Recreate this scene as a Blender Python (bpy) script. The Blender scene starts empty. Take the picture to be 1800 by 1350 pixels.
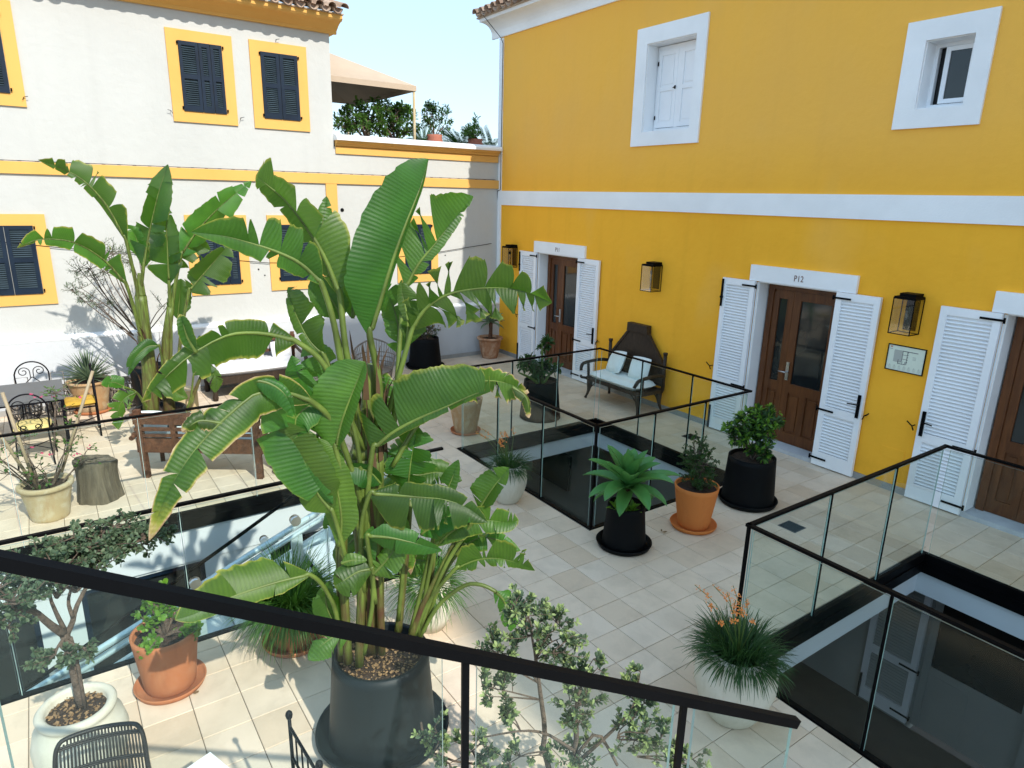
import bpy, math, random
from mathutils import Vector, Matrix
R_ = math.radians
rnd = random.Random(7)
scene = bpy.context.scene
# ------------------------------------------------------------------ camera
CAM = Vector((12.4746, -8.2824, 3.4))
FPX = 1175.235
CR = Matrix(((0.56893009,-0.23349117,0.78854323),(0.82207276,0.13501096,-0.55314413),(0.02269229,0.96294024,0.26875853)))
cam_d = bpy.data.cameras.new('camera')
cam = bpy.data.objects.new('camera', cam_d)
scene.collection.objects.link(cam)
scene.camera = cam
cam_d.sensor_width = 36.0
cam_d.lens = FPX / 1800 * 36
cam_d.clip_start = 0.05
cam_d.clip_end = 500
cam.matrix_world = Matrix.Translation(CAM) @ CR.to_4x4()
# ------------------------------------------------------------------ light
SUN = Vector((1.0, 0.08, 0.90)).normalized()
world = bpy.data.worlds.new('World')
scene.world = world
world.use_nodes = True
wn = world.node_tree
for n in list(wn.nodes): wn.nodes.remove(n)
wo = wn.nodes.new('ShaderNodeOutputWorld'); wb = wn.nodes.new('ShaderNodeBackground'); ws = wn.nodes.new('ShaderNodeTexSky')
ws.sky_type = 'NISHITA'; ws.sun_disc = False
ws.sun_elevation = math.asin(SUN.z)
ws.sun_rotation = math.atan2(SUN.x, SUN.y)
SKYMIX = 0.78
ws.air_density = 1.2; ws.dust_density = 0.8; ws.ozone_density = 1.0
wb.inputs['Strength'].default_value = 0.15
wm = wn.nodes.new('ShaderNodeMix'); wm.data_type='RGBA'; wm.inputs[0].default_value=SKYMIX; wm.inputs[7].default_value=(1.50,2.20,2.95,1)   # even milky veil over the clear sky
wn.links.new(ws.outputs[0], wm.inputs[6]); wn.links.new(wm.outputs[2], wb.inputs[0]); wn.links.new(wb.outputs[0], wo.inputs[0])
sd = bpy.data.lights.new('sun', 'SUN'); sd.energy = 2.0; sd.angle = R_(0.55); sd.color = (1.0, 0.95, 0.86)
so = bpy.data.objects.new('sun', sd); scene.collection.objects.link(so)
so.location = (20, 3, 18)
so.rotation_euler = SUN.to_track_quat('Z', 'Y').to_euler()
vs = scene.view_settings
vs.view_transform = 'Standard'; vs.look = 'None'; vs.exposure = 1.42; vs.gamma = 1.0; vs.use_curve_mapping = False

# ------------------------------------------------------------------ helpers: where a seen point stands
def ray(px, py):
    return CR @ Vector(((px-900)/FPX, -(py-675)/FPX, -1.0))
def onz(px, py, z=0.0):
    d = ray(px, py); return CAM + d*((z-CAM.z)/d.z)
def ony(px, py, y=0.0):
    d = ray(px, py); return CAM + d*((y-CAM.y)/d.y)
def onx(px, py, x=0.0):
    d = ray(px, py); return CAM + d*((x-CAM.x)/d.x)
def near(px, py, x, y, off=0.0):
    """point seen at px,py standing as far away as (x, y), off metres nearer"""
    d = ray(px, py); D = math.hypot(x-CAM.x, y-CAM.y) - off
    return CAM + d*(D/math.hypot(d.x, d.y))
def pix(P):
    q = CR.transposed() @ (Vector(P)-CAM)
    if q.z > -0.05: return (-9999, -9999)
    return (900+FPX*q.x/-q.z, 675-FPX*q.y/-q.z)

# ------------------------------------------------------------------ helpers: mesh building
class MB:
    def __init__(s): s.v=[]; s.f=[]; s.mi=[]; s.sm=[]; s.uv={}; s.dry={}; s.m=0; s.smooth=False
    def V(s, p): s.v.append((p[0],p[1],p[2])); return len(s.v)-1
    def F(s, idx): s.f.append(tuple(idx)); s.mi.append(s.m); s.sm.append(s.smooth)
    def box(s, lo, hi):
        x0,y0,z0=lo; x1,y1,z1=hi
        b=len(s.v)
        s.v += [(x0,y0,z0),(x1,y0,z0),(x1,y1,z0),(x0,y1,z0),(x0,y0,z1),(x1,y0,z1),(x1,y1,z1),(x0,y1,z1)]
        for q in ((0,3,2,1),(4,5,6,7),(0,1,5,4),(1,2,6,5),(2,3,7,6),(3,0,4,7)): s.F([b+i for i in q])
        return s
    def obox(s, c, sx, sy, sz, mat=None):
        """box about c with half sizes, turned by a 3x3"""
        b=len(s.v); c=Vector(c)
        for dz in (-1,1):
            for dx,dy in ((-1,-1),(1,-1),(1,1),(-1,1)):
                p=Vector((dx*sx,dy*sy,dz*sz))
                if mat is not None: p=mat@p
                s.V(c+p)
        for q in ((0,3,2,1),(4,5,6,7),(0,1,5,4),(1,2,6,5),(2,3,7,6),(3,0,4,7)): s.F([b+i for i in q])
        return s
    def bar(s, a, b, w, h=None, up=(0,0,1)):
        a=Vector(a); b=Vector(b); h=h or w; d=b-a; L=d.length
        if L<1e-6: return s
        d/=L; u=Vector(up)
        if abs(d.dot(u))>0.98: u=Vector((1,0,0))
        x=d.cross(u).normalized(); z=x.cross(d)
        return s.obox((a+b)/2, w/2, L/2, h/2, Matrix((x,d,z)).transposed())
    def tube(s, pts, r, n=6, cap=True, flat=1.0):
        pts=[Vector(p) for p in pts]; k=len(pts)
        rr=r if isinstance(r,(list,tuple)) else [r]*k
        t0=(pts[1]-pts[0]).normalized()
        u=Vector((0,0,1)) if abs(t0.z)<0.9 else Vector((1,0,0))
        x=t0.cross(u).normalized(); b=len(s.v); sm=s.smooth; s.smooth=True
        for i,p in enumerate(pts):
            t=(pts[min(i+1,k-1)]-pts[max(i-1,0)]).normalized()
            x=(x-t*x.dot(t)).normalized(); y=t.cross(x)
            for j in range(n):
                a=2*math.pi*j/n
                s.V(p+x*(rr[i]*math.cos(a))+y*(rr[i]*flat*math.sin(a)))
        for i in range(k-1):
            for j in range(n):
                j2=(j+1)%n
                s.F((b+i*n+j,b+i*n+j2,b+(i+1)*n+j2,b+(i+1)*n+j))
        s.smooth=sm
        if cap:
            s.F([b+j for j in range(n)][::-1]); s.F([b+(k-1)*n+j for j in range(n)])
        return s
    def lathe(s, prof, n=32, c=(0,0), wob=0.0, ph=0.0):
        """prof: (r, z) list from inside/bottom up; closed where r is 0"""
        b=len(s.v); sm=s.smooth; s.smooth=True
        for i,(r,z) in enumerate(prof):
            for j in range(n):
                a=2*math.pi*j/n
                q=r*(1+wob*math.sin(3*a+ph+z*4)+wob*.6*math.sin(7*a+ph*2))
                s.V((c[0]+q*math.cos(a),c[1]+q*math.sin(a),z))
        for i in range(len(prof)-1):
            for j in range(n):
                j2=(j+1)%n
                s.F((b+i*n+j,b+i*n+j2,b+(i+1)*n+j2,b+(i+1)*n+j))
        s.smooth=sm
        return s
    def prism(s, poly, a, b, ax='x'):
        """poly in the two other axes, swept from a to b along ax"""
        def P(u,v,w): return {'x':(w,u,v),'y':(u,w,v),'z':(u,v,w)}[ax]
        k=len(poly); o=len(s.v)
        for w in (a,b):
            for (u,v) in poly: s.V(P(u,v,w))
        for i in range(k):
            j=(i+1)%k; s.F((o+i,o+j,o+k+j,o+k+i))
        s.F([o+i for i in range(k)][::-1]); s.F([o+k+i for i in range(k)])
        return s
    def leafq(s, p, d, n, L, W, droop=0.15):
        """small folded leaf of eight triangles, widest beyond the middle"""
        d=d.normalized(); x=d.cross(n)
        if x.length<1e-4: x=d.cross(Vector((1,.3,.2)))
        x.normalize(); nn=x.cross(d)
        k=[s.V(p),s.V(p+d*L*.35+x*W*.36+nn*W*.10),s.V(p+d*L*.72+x*W*.46+nn*W*.08-nn*L*droop*.4),s.V(p+d*L-nn*L*droop),
           s.V(p+d*L*.72-x*W*.46+nn*W*.08-nn*L*droop*.4),s.V(p+d*L*.35-x*W*.36+nn*W*.10),s.V(p+d*L*.55-nn*L*droop*.25-nn*W*.05)]
        c=k[6]
        for i in range(6): s.F((k[i],c,k[(i+1)%6]))

MESHN = 0
OFF = {}
def link(o): scene.collection.objects.link(o)
def build(mb, name, mats, parent=None, off=None):
    me = bpy.data.meshes.new(name)
    o0 = off if off is not None else (OFF.get(parent.name, (0,0,0)) if parent else (0,0,0))
    vv = mb.v if tuple(o0)==(0,0,0) else [(x-o0[0],y-o0[1],z-o0[2]) for x,y,z in mb.v]
    me.from_pydata(vv, [], mb.f)
    mats = mats if isinstance(mats,(list,tuple)) else [mats]
    for m in mats: me.materials.append(m)
    if any(mb.mi): me.polygons.foreach_set('material_index', mb.mi)
    me.polygons.foreach_set('use_smooth', mb.sm)
    if mb.uv:
        ul = me.uv_layers.new(name='UVMap')
        li = [0]*len(me.loops); me.loops.foreach_get('vertex_index', li)
        flat=[]
        for i in li: flat += mb.uv.get(i,(0.0,0.0))
        ul.data.foreach_set('uv', flat)
    if mb.dry:
        at = me.attributes.new('dry','FLOAT','POINT')
        at.data.foreach_set('value', [mb.dry.get(i,0.0) for i in range(len(mb.v))])
    me.update()
    o = bpy.data.objects.new(name, me); link(o)
    if parent is not None:
        o.parent = parent
        OFF[o.name] = o0
    return o
def thing(name, label, cat, loc=(0,0,0), rz=0.0, group=None):
    o = bpy.data.objects.new(name, None); link(o)
    o.empty_display_size = .2
    o.location = loc; o.rotation_euler = (0,0,rz)
    o['label']=label; o['category']=cat
    if group: o['group']=group
    OFF[o.name] = tuple(loc) if rz==0 else (0,0,0)
    return o
def tag(o, label, cat, group=None):
    o['label']=label; o['category']=cat
    if group: o['group']=group
    return o
def struct(mb, name, mats):
    o = build(mb, name, mats); o['kind']='structure'; return o
def lab(o, label): o['label']=label; return o
def stuff(o): o['kind']='stuff'; return o
def clone(root, loc, rz, label=None, group=None):
    r = root.copy(); link(r); r.location=loc; r.rotation_euler=(0,0,rz)
    if label: r['label']=label
    if group: r['group']=group
    for ch in list(root.children):
        c = ch.copy(); link(c); c.parent=r
        for g in list(ch.children):
            d = g.copy(); link(d); d.parent=c
    return r

# ------------------------------------------------------------------ materials
class NT:
    def __init__(s, name):
        s.m = bpy.data.materials.new(name); s.m.use_nodes=True; s.t=s.m.node_tree
        for n in list(s.t.nodes): s.t.nodes.remove(n)
        s.out=s.t.nodes.new('ShaderNodeOutputMaterial')
    def n(s, typ, **kw):
        nd=s.t.nodes.new(typ)
        for k,v in kw.items(): setattr(nd,k,v)
        return nd
    def l(s,a,b): s.t.links.new(a,b)
    def coord(s, kind='Object', scale=None):
        tc=s.n('ShaderNodeTexCoord')
        if kind=='World':
            g=s.n('ShaderNodeNewGeometry'); o=g.outputs['Position']
        else: o=tc.outputs[kind]
        if scale is not None:
            mp=s.n('ShaderNodeMapping'); mp.inputs['Scale'].default_value=scale; s.l(o,mp.inputs[0]); o=mp.outputs[0]
        return o
    def noise(s, co, scale, detail=4, rough=.55, dist=0.0):
        nd=s.n('ShaderNodeTexNoise'); nd.inputs['Scale'].default_value=scale; nd.inputs['Detail'].default_value=detail
        nd.inputs['Roughness'].default_value=rough; nd.inputs['Distortion'].default_value=dist
        s.l(co,nd.inputs['Vector']); return nd.outputs['Fac']
    def ramp(s, fac, stops):
        nd=s.n('ShaderNodeValToRGB'); e=nd.color_ramp.elements
        while len(e)<len(stops): e.new(0.5)
        for i,(p,c) in enumerate(stops):
            e[i].position=p; e[i].color=(c[0],c[1],c[2],1)
        s.l(fac,nd.inputs[0]); return nd.outputs[0]
    def mix(s, fac, a, b, mode='MIX'):
        nd=s.n('ShaderNodeMix', data_type='RGBA', blend_type=mode)
        if isinstance(fac,(int,float)): nd.inputs[0].default_value=fac
        else: s.l(fac,nd.inputs[0])
        for k,c in ((6,a),(7,b)):
            if isinstance(c,tuple): nd.inputs[k].default_value=(c[0],c[1],c[2],1)
            else: s.l(c,nd.inputs[k])
        return nd.outputs[2]
    def math(s, op, a, b=0.0, clamp=False):
        nd=s.n('ShaderNodeMath', operation=op, use_clamp=clamp)
        for k,c in ((0,a),(1,b)):
            if isinstance(c,(int,float)): nd.inputs[k].default_value=c
            else: s.l(c,nd.inputs[k])
        return nd.outputs[0]
    def bsdf(s, col, rough=.6, bump=None, bs=.3, bd=.02, metal=0.0, spec=.5, trans=None, transcol=None, coat=0.0, out=True):
        p=s.n('ShaderNodeBsdfPrincipled')
        if isinstance(col,tuple): p.inputs['Base Color'].default_value=(col[0],col[1],col[2],1)
        else: s.l(col,p.inputs['Base Color'])
        if isinstance(rough,(int,float)): p.inputs['Roughness'].default_value=rough
        else: s.l(rough,p.inputs['Roughness'])
        p.inputs['Metallic'].default_value=metal; p.inputs['Specular IOR Level'].default_value=spec
        p.inputs['Coat Weight'].default_value=coat
        if bump is not None:
            b=s.n('ShaderNodeBump'); b.inputs['Strength'].default_value=bs; b.inputs['Distance'].default_value=bd
            s.l(bump,b.inputs['Height']); s.l(b.outputs[0],p.inputs['Normal'])
        o=p.outputs[0]
        if trans:
            t=s.n('ShaderNodeBsdfTranslucent')
            if isinstance(transcol,tuple): t.inputs[0].default_value=(transcol[0],transcol[1],transcol[2],1)
            else: s.l(transcol,t.inputs[0])
            mx=s.n('ShaderNodeMixShader'); mx.inputs[0].default_value=trans
            s.l(o,mx.inputs[1]); s.l(t.outputs[0],mx.inputs[2]); o=mx.outputs[0]
        if out: s.l(o,s.out.inputs[0])
        return o
def simple(name, col, rough=.6, vary=.12, scale=6.0, bump=.15, metal=0.0, spec=.5, bscale=None, bd=.01, kind='Object', coat=0.0):
    t=NT(name); co=t.coord(kind)
    nz=t.noise(co,scale,5)
    c=t.ramp(nz,[(0.25,tuple(k*(1-vary) for k in col)),(0.75,tuple(min(1,k*(1+vary)) for k in col))])
    b=t.noise(co,bscale or scale*8,4)
    rg=t.math('MULTIPLY_ADD',nz,.25); rg.node.inputs[2].default_value=rough-.12
    t.bsdf(c,rg,b,bump,bd,metal,spec,coat=coat)
    return t.m

def stucco(name, col, dark, streak, bs=.35, sc=55, pale_tone=None):
    t=NT(name); co=t.coord('World')
    big=t.noise(co,.55,4,.6); mid=t.noise(co,3.5,5,.65)
    stv=t.coord('World',(2.2,2.2,.22)); st=t.noise(stv,1.6,5,.6)
    c=t.mix(t.math('MULTIPLY',t.math('SUBTRACT',big,.42,True),1.8,True),col,dark)
    c=t.mix(t.math('MULTIPLY',t.math('SUBTRACT',st,.52,True),streak,True),c,tuple(k*.8 for k in dark))
    c=t.mix(t.math('MULTIPLY',t.math('SUBTRACT',mid,.5,True),.8,True),c,tuple(min(1,k*1.08) for k in col))
    if pale_tone:  # mixes in a paler tone higher up the wall and in random patches
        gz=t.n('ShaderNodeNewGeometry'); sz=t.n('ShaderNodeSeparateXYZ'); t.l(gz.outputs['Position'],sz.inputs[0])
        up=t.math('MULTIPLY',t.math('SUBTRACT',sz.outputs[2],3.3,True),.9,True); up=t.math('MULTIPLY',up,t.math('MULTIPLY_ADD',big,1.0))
        c=t.mix(t.math('MULTIPLY',up,.6,True),c,pale_tone)
        pt=t.noise(t.coord('World',(1,1,.5)),1.1,2,.4); c=t.mix(t.math('MULTIPLY',t.math('SUBTRACT',pt,.58,True),2.2,True),c,tuple(k*.93 for k in pale_tone))
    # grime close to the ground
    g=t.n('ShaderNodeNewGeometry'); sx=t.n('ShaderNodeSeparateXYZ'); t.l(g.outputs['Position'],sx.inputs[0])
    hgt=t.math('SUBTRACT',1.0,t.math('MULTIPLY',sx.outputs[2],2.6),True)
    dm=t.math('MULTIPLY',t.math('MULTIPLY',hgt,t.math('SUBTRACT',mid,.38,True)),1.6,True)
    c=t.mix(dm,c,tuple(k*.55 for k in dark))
    fine=t.noise(co,sc,6,.7); lump=t.noise(co,9,3,.5)
    h=t.math('ADD',t.math('MULTIPLY',fine,.35),lump)
    t.bsdf(c,.85,h,bs,.02,spec=.25)
    return t.m

M = {}
M['white_wall'] = stucco('white stucco',(.51,.51,.487),(.44,.44,.417),.5,.30)
M['plinth'] = stucco('pale plinth paint',(.55,.56,.575),(.49,.505,.525),.7,.35)
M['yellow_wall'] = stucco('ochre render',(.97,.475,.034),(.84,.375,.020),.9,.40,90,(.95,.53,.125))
M['trim_yellow'] = stucco('yellow trim paint',(.72,.40,.11),(.64,.34,.08),.4,.12)
M['trim_white'] = simple('white trim paint',(.88,.89,.90),.6,.07,1.4,.25,kind='World',bscale=60)
M['white_paint'] = simple('white lacquer',(.87,.88,.90),.45,.06,1.2,.08)
M['blue_shutter'] = simple('navy shutter paint',(.005,.014,.030),.5,.3,3.0,.1,spec=.25)
M['blue_slat'] = simple('faded navy slats',(.035,.055,.07),.6,.3,4.0,.1,spec=.3)
M['black_metal'] = simple('black powder coat',(.0025,.0025,.003),.5,.25,6.0,.03,spec=.07)
M['iron'] = simple('wrought iron',(.003,.003,.006),.5,.3,10.0,.15,spec=.15)
M['black_plastic'] = simple('black planter',(.0035,.004,.0045),.6,.35,5.0,.03,spec=.12)
M['anthracite'] = simple('anthracite planter',(.006,.011,.013),.5,.35,2.5,.03,spec=.25)
M['soil'] = simple('soil and bark chips',(.045,.027,.017),.95,.7,30.0,.9,bd=.03,bscale=45)
M['bark_chip'] = simple('dry bark chips',(.26,.16,.075),.85,.6,30.0,.2)
M['steel'] = simple('brushed steel paint',(.55,.68,.72),.28,.05,4.0,.03,metal=.3)
M['chrome'] = simple('satin chrome',(.6,.6,.6),.3,.05,4.0,.02,metal=1.0)
M['cushion'] = simple('off white cotton',(.74,.80,.78),.9,.06,5.0,.35,bscale=140,bd=.004)
M['mattress'] = simple('white canvas mattress',(.62,.62,.64),.9,.04,4.0,.3,bscale=30,bd=.01)
M['yellow_pad'] = simple('pale yellow seat pad',(.60,.48,.18),.9,.10,6.0,.4,bscale=90,bd=.005)
M['ochre_pad'] = simple('ochre seat pad',(.48,.29,.035),.9,.18,6.0,.4,bscale=90,bd=.005)
M['dark_inside'] = simple('dark backing sheet',(.03,.03,.032),.8,.2,2.0,.0)  # darkness of the unlit rooms put into the colour
M['lower_paint'] = simple('lower wall paint',(.40,.40,.37),.8,.08,1.5,.05,kind='World')
M['lower_floor'] = simple('brown lower floor',(.12,.085,.06),.45,.2,3.0,.05,kind='World')
M['fascia'] = simple('white fascia paint',(.60,.65,.66),.6,.04,1.5,.05,kind='World')
M['slate_table'] = simple('grey slate top',(.10,.105,.11),.5,.2,7.0,.1)
M['red'] = simple('red enamel',(.45,.02,.02),.35,.05,4,.0)
M['canvas'] = simple('beige awning cloth',(.46,.36,.265),.9,.12,1.5,.3,bscale=5)
M['orange_bloom'] = simple('orange petals',(.80,.26,.05),.6,.25,40,.0)
M['pink_bloom'] = simple('pink petals',(.60,.06,.16),.6,.25,40,.0)
M['paper'] = simple('cream print paper',(.70,.76,.64),.6,.02,4,.0)
M['ink'] = simple('grey print',(.16,.16,.16),.7,.05,4,.0)
M['ink_soft'] = simple('pale grey print',(.42,.44,.40),.7,.05,4,.0)
M['ink_red'] = simple('red print',(.55,.12,.06),.7,.05,4,.0)
M['letter'] = simple('bronze lettering',(.18,.09,.07),.5,.05,4,.0)
M['blocker_wall'] = stucco('pale stucco of the shade blocker',(.72,.70,.64),(.64,.62,.57),.5,.2)
M['wicker'] = simple('grey brown cane',(.20,.17,.14),.75,.35,14,.4)
M['rattan_dark'] = simple('dark round rattan',(.014,.012,.011),.45,.3,14,.2)
M['bamboo'] = simple('pale bamboo cane',(.33,.26,.16),.6,.15,9,.2)
M['stem_green'] = simple('green stem',(.10,.16,.03),.5,.4,9,.2)
M['twig'] = simple('grey brown twig',(.13,.095,.07),.9,.5,26,.8,bd=.02,bscale=90)
M['drain'] = simple('dark drain grate',(.025,.035,.045),.45,.2,9,.1)
M['grout'] = simple('grout',(.15,.125,.095),.9,.15,8,.2)
M['skirting'] = simple('grey skirting tile',(.30,.29,.27),.7,.12,5,.1,kind='World')

def potmat(name, base, pale, amt, dark=None):
    t=NT(name); co=t.coord('Object'); n1=t.noise(co,4.5,6,.65,.6); n2=t.noise(t.coord('Object',(9,9,1.4)),1.7,5,.6)
    c=t.mix(t.math('MULTIPLY',t.math('SUBTRACT',n1,.46,True),amt,True),base,pale)
    c=t.mix(t.math('MULTIPLY',t.math('SUBTRACT',n2,.55,True),2.4,True),c,dark or tuple(k*.62 for k in base))
    t.bsdf(c,.82,t.noise(co,60,4),.2,.006,spec=.25); return t.m
M['terracotta'] = potmat('terracotta',(.42,.155,.065),(.50,.25,.13),2.0)
M['terracotta_new'] = potmat('orange terracotta',(.60,.19,.045),(.62,.23,.07),1.0,(.50,.15,.04))
M['terracotta_pale'] = potmat('weathered terracotta',(.42,.25,.12),(.52,.42,.27),4.5)
M['terracotta_limed'] = potmat('lime washed pot',(.46,.36,.21),(.56,.50,.37),4.0,(.38,.22,.10))
M['terracotta_stain'] = potmat('stained terracotta',(.36,.17,.085),(.52,.34,.22),5.0,(.20,.075,.035))
M['roof_pot'] = potmat('red brown pot',(.34,.12,.08),(.38,.16,.11),1.5)
M['white_pot'] = potmat('cream glazed pot',(.58,.55,.45),(.64,.62,.54),2.5,(.44,.40,.29))

def wood(name, a, b, sc=(1,1,1), rough=.5, streak=14, bs=.25):
    t=NT(name); co=t.coord('Object',sc)
    n1=t.noise(co,streak,6,.6,1.2); n2=t.noise(co,3,4)
    c=t.ramp(n1,[(.25,a),(.7,b)]); c=t.mix(t.math('MULTIPLY',n2,.6),c,tuple(k*.6 for k in a))
    t.bsdf(c,rough,n1,bs,.006,spec=.35); return t.m
M['door_wood'] = wood('varnished door wood',(.075,.024,.008),(.21,.072,.020),(1,1,.12),.38,16,.1)
M['old_wood'] = wood('weathered brown wood',(.040,.018,.010),(.20,.085,.040),(.35,.35,.35),.8,30,.6)
M['dark_wood'] = wood('dark carved wood',(.016,.010,.006),(.060,.036,.021),(1,1,.3),.55,22,.5)
M['grey_wood'] = wood('grey bleached wood',(.045,.038,.028),(.24,.20,.14),(1,1,.10),.9,14,1.0)

def tilemat():
    t=NT('beige stoneware tile'); g=t.n('ShaderNodeNewGeometry'); oi=t.n('ShaderNodeObjectInfo')
    r=t.math('FRACT',t.math('ADD',g.outputs['Random Per Island'],t.math('MULTIPLY',oi.outputs['Random'],7.31)))
    co=t.coord('World')
    c=t.ramp(r,[(0,(.61,.475,.34)),(.35,(.69,.56,.42)),(.7,(.73,.60,.46)),(1,(.67,.56,.44))])
    n1=t.noise(co,3.2,6,.65,.4); n2=t.noise(co,24,4,.6); n3=t.noise(co,.9,3,.6)
    c=t.mix(t.math('MULTIPLY',t.math('SUBTRACT',n1,.45,True),1.7,True),c,(.42,.34,.25))
    c=t.mix(t.math('MULTIPLY',t.math('SUBTRACT',n2,.48,True),.8,True),c,(.70,.59,.45))
    c=t.mix(t.math('MULTIPLY',t.math('SUBTRACT',n3,.52,True),1.8,True),c,(.46,.37,.265))
    n4=t.noise(co,140,2,.6)
    c=t.mix(t.math('MULTIPLY',t.math('SUBTRACT',n4,.6,True),2.0,True),c,(.30,.27,.22))
    rg=t.math('MULTIPLY_ADD',n1,.3); rg.node.inputs[2].default_value=.42
    t.bsdf(c,rg,n2,.12,.004,spec=.35); return t.m
M['tile'] = tilemat()

def rooft():
    t=NT('clay roof tile'); g=t.n('ShaderNodeNewGeometry'); oi=t.n('ShaderNodeObjectInfo')
    r=t.math('FRACT',t.math('ADD',g.outputs['Random Per Island'],oi.outputs['Random']))
    co=t.coord('World'); n=t.noise(co,14,6,.65)
    c=t.ramp(r,[(0,(.30,.20,.145)),(.5,(.40,.29,.21)),(1,(.46,.34,.26))])
    c=t.mix(t.math('MULTIPLY',t.math('SUBTRACT',n,.47,True),2.6,True),c,(.17,.14,.12))
    t.bsdf(c,.9,n,.5,.01,spec=.2); return t.m
M['roof_tile'] = rooft()

def bananamat(name, c1, c2, tr, trc):
    t=NT(name); uv=t.n('ShaderNodeUVMap'); oi=t.n('ShaderNodeObjectInfo')
    sx=t.n('ShaderNodeSeparateXYZ'); t.l(uv.outputs[0],sx.inputs[0])
    nz=t.noise(uv.outputs[0],5,4,.6)
    # veins run off the midrib: waves along u
    ph=t.math('ADD',t.math('MULTIPLY',sx.outputs[0],330.0),t.math('MULTIPLY',nz,3.0))
    w=t.math('SINE',ph)
    ph2=t.math('MULTIPLY',sx.outputs[0],1300.0); w2=t.math('SINE',ph2)
    hgt=t.math('ADD',t.math('MULTIPLY',w,.8),t.math('MULTIPLY',w2,.25))
    f=t.math('MULTIPLY_ADD',hgt,.065); f.node.inputs[2].default_value=.5
    f=t.math('ADD',f,t.math('MULTIPLY',t.math('SUBTRACT',nz,.5),.7),True)
    base=t.ramp(f,[(.15,c1),(.85,c2)])
    hs=t.n('ShaderNodeHueSaturation'); t.l(base,hs.inputs['Color'])
    hv=t.math('MULTIPLY_ADD',oi.outputs['Random'],.06); hv.node.inputs[2].default_value=.465; t.l(hv,hs.inputs['Hue'])
    vv=t.math('MULTIPLY_ADD',t.math('FRACT',t.math('MULTIPLY',oi.outputs['Random'],17.3)),1.05); vv.node.inputs[2].default_value=.5; t.l(vv,hs.inputs['Value'])
    base=hs.outputs[0]
    at=t.n('ShaderNodeAttribute', attribute_name='dry')
    dn=t.noise(uv.outputs[0],16,5,.7)
    dry=t.math('MULTIPLY',t.math('SUBTRACT',t.math('ADD',at.outputs['Fac'],t.math('MULTIPLY',dn,.7)),.82,True),3.2,True)
    yel=t.math('MULTIPLY',t.math('SUBTRACT',t.math('ADD',at.outputs['Fac'],t.math('MULTIPLY',dn,.7)),.55,True),2.2,True)
    base=t.mix(yel,base,(.34,.34,.05)); base=t.mix(dry,base,t.ramp(dn,[(.3,(.17,.085,.035)),(.65,(.55,.42,.25))]))
    tc=t.mix(yel,trc,(.6,.55,.08)); tc=t.mix(dry,tc,(.3,.18,.08))
    t.bsdf(base,.42,hgt,.24,.005,spec=.42,trans=tr,transcol=tc); return t.m
M['banana_leaf'] = bananamat('banana leaf',(.005,.030,.006),(.062,.165,.018),.27,(.20,.48,.03))

def leafmat(name, a, b, tr, trc, rough=.5):
    t=NT(name); g=t.n('ShaderNodeNewGeometry'); r=g.outputs['Random Per Island']
    co=t.coord('Object'); n=t.noise(co,9,3)
    f=t.math('ADD',t.math('MULTIPLY',r,.75),t.math('MULTIPLY',t.math('SUBTRACT',n,.4),.6),True)
    c=t.ramp(f,[(0,a),(1,b)])
    t.bsdf(c,rough,None,spec=.4,trans=tr,transcol=trc); return t.m
M['leaf_dark'] = leafmat('dark glossy leaf',(.015,.045,.014),(.05,.12,.025),.2,(.10,.25,.03),.4)
M['leaf_mid'] = leafmat('mid green leaf',(.025,.075,.015),(.10,.20,.035),.28,(.2,.42,.05),.45)
M['leaf_grey'] = leafmat('grey green leaf',(.028,.060,.036),(.15,.205,.11),.2,(.2,.32,.12),.6)
M['leaf_tip'] = leafmat('pale young leaf',(.20,.28,.10),(.40,.48,.20),.3,(.4,.5,.2),.6)
M['leaf_bright'] = leafmat('bright round leaf',(.04,.13,.012),(.16,.32,.03),.3,(.3,.55,.05),.4)
M['grass'] = leafmat('grassy blades',(.02,.075,.012),(.09,.21,.025),.25,(.18,.4,.04),.5)
M['grass_dark'] = leafmat('dark grassy blades',(.010,.035,.012),(.05,.12,.030),.2,(.1,.25,.05),.5)
M['agave'] = leafmat('agave leaf',(.035,.15,.035),(.10,.30,.07),.18,(.25,.5,.12),.42)
M['agave_grey'] = leafmat('grey green spiky leaf',(.07,.12,.07),(.22,.29,.17),.1,(.2,.3,.15),.5)
M['sheath'] = leafmat('dry stem sheath',(.035,.018,.009),(.15,.085,.040),.1,(.1,.06,.03),.8)
M['leaf_dry'] = leafmat('dry brown leaf',(.10,.05,.02),(.34,.23,.11),.15,(.3,.2,.1),.8)
def stem():
    t=NT('banana stem'); co=t.coord('World'); s2=t.coord('World',(30,30,2.2))
    n=t.noise(s2,1.6,5,.6); g=t.n('ShaderNodeNewGeometry'); sx=t.n('ShaderNodeSeparateXYZ'); t.l(g.outputs['Position'],sx.inputs[0])
    c=t.ramp(n,[(.30,(.055,.030,.015)),(.44,(.075,.10,.018)),(.62,(.125,.18,.032)),(.78,(.26,.24,.06))])
    n2=t.noise(co,5,4,.6)
    low=t.math('MULTIPLY',t.math('SUBTRACT',1.75,sx.outputs[2],True),1.2,True)
    c=t.mix(t.math('MULTIPLY',t.math('MULTIPLY',low,t.math('SUBTRACT',n2,.36,True)),3.2,True),c,(.085,.042,.02))
    t.bsdf(c,.5,n,.4,.006,spec=.4); return t.m
M['banana_stem'] = stem()
M['rib'] = simple('pale green midrib',(.095,.14,.022),.5,.55,5,.1)

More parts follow.
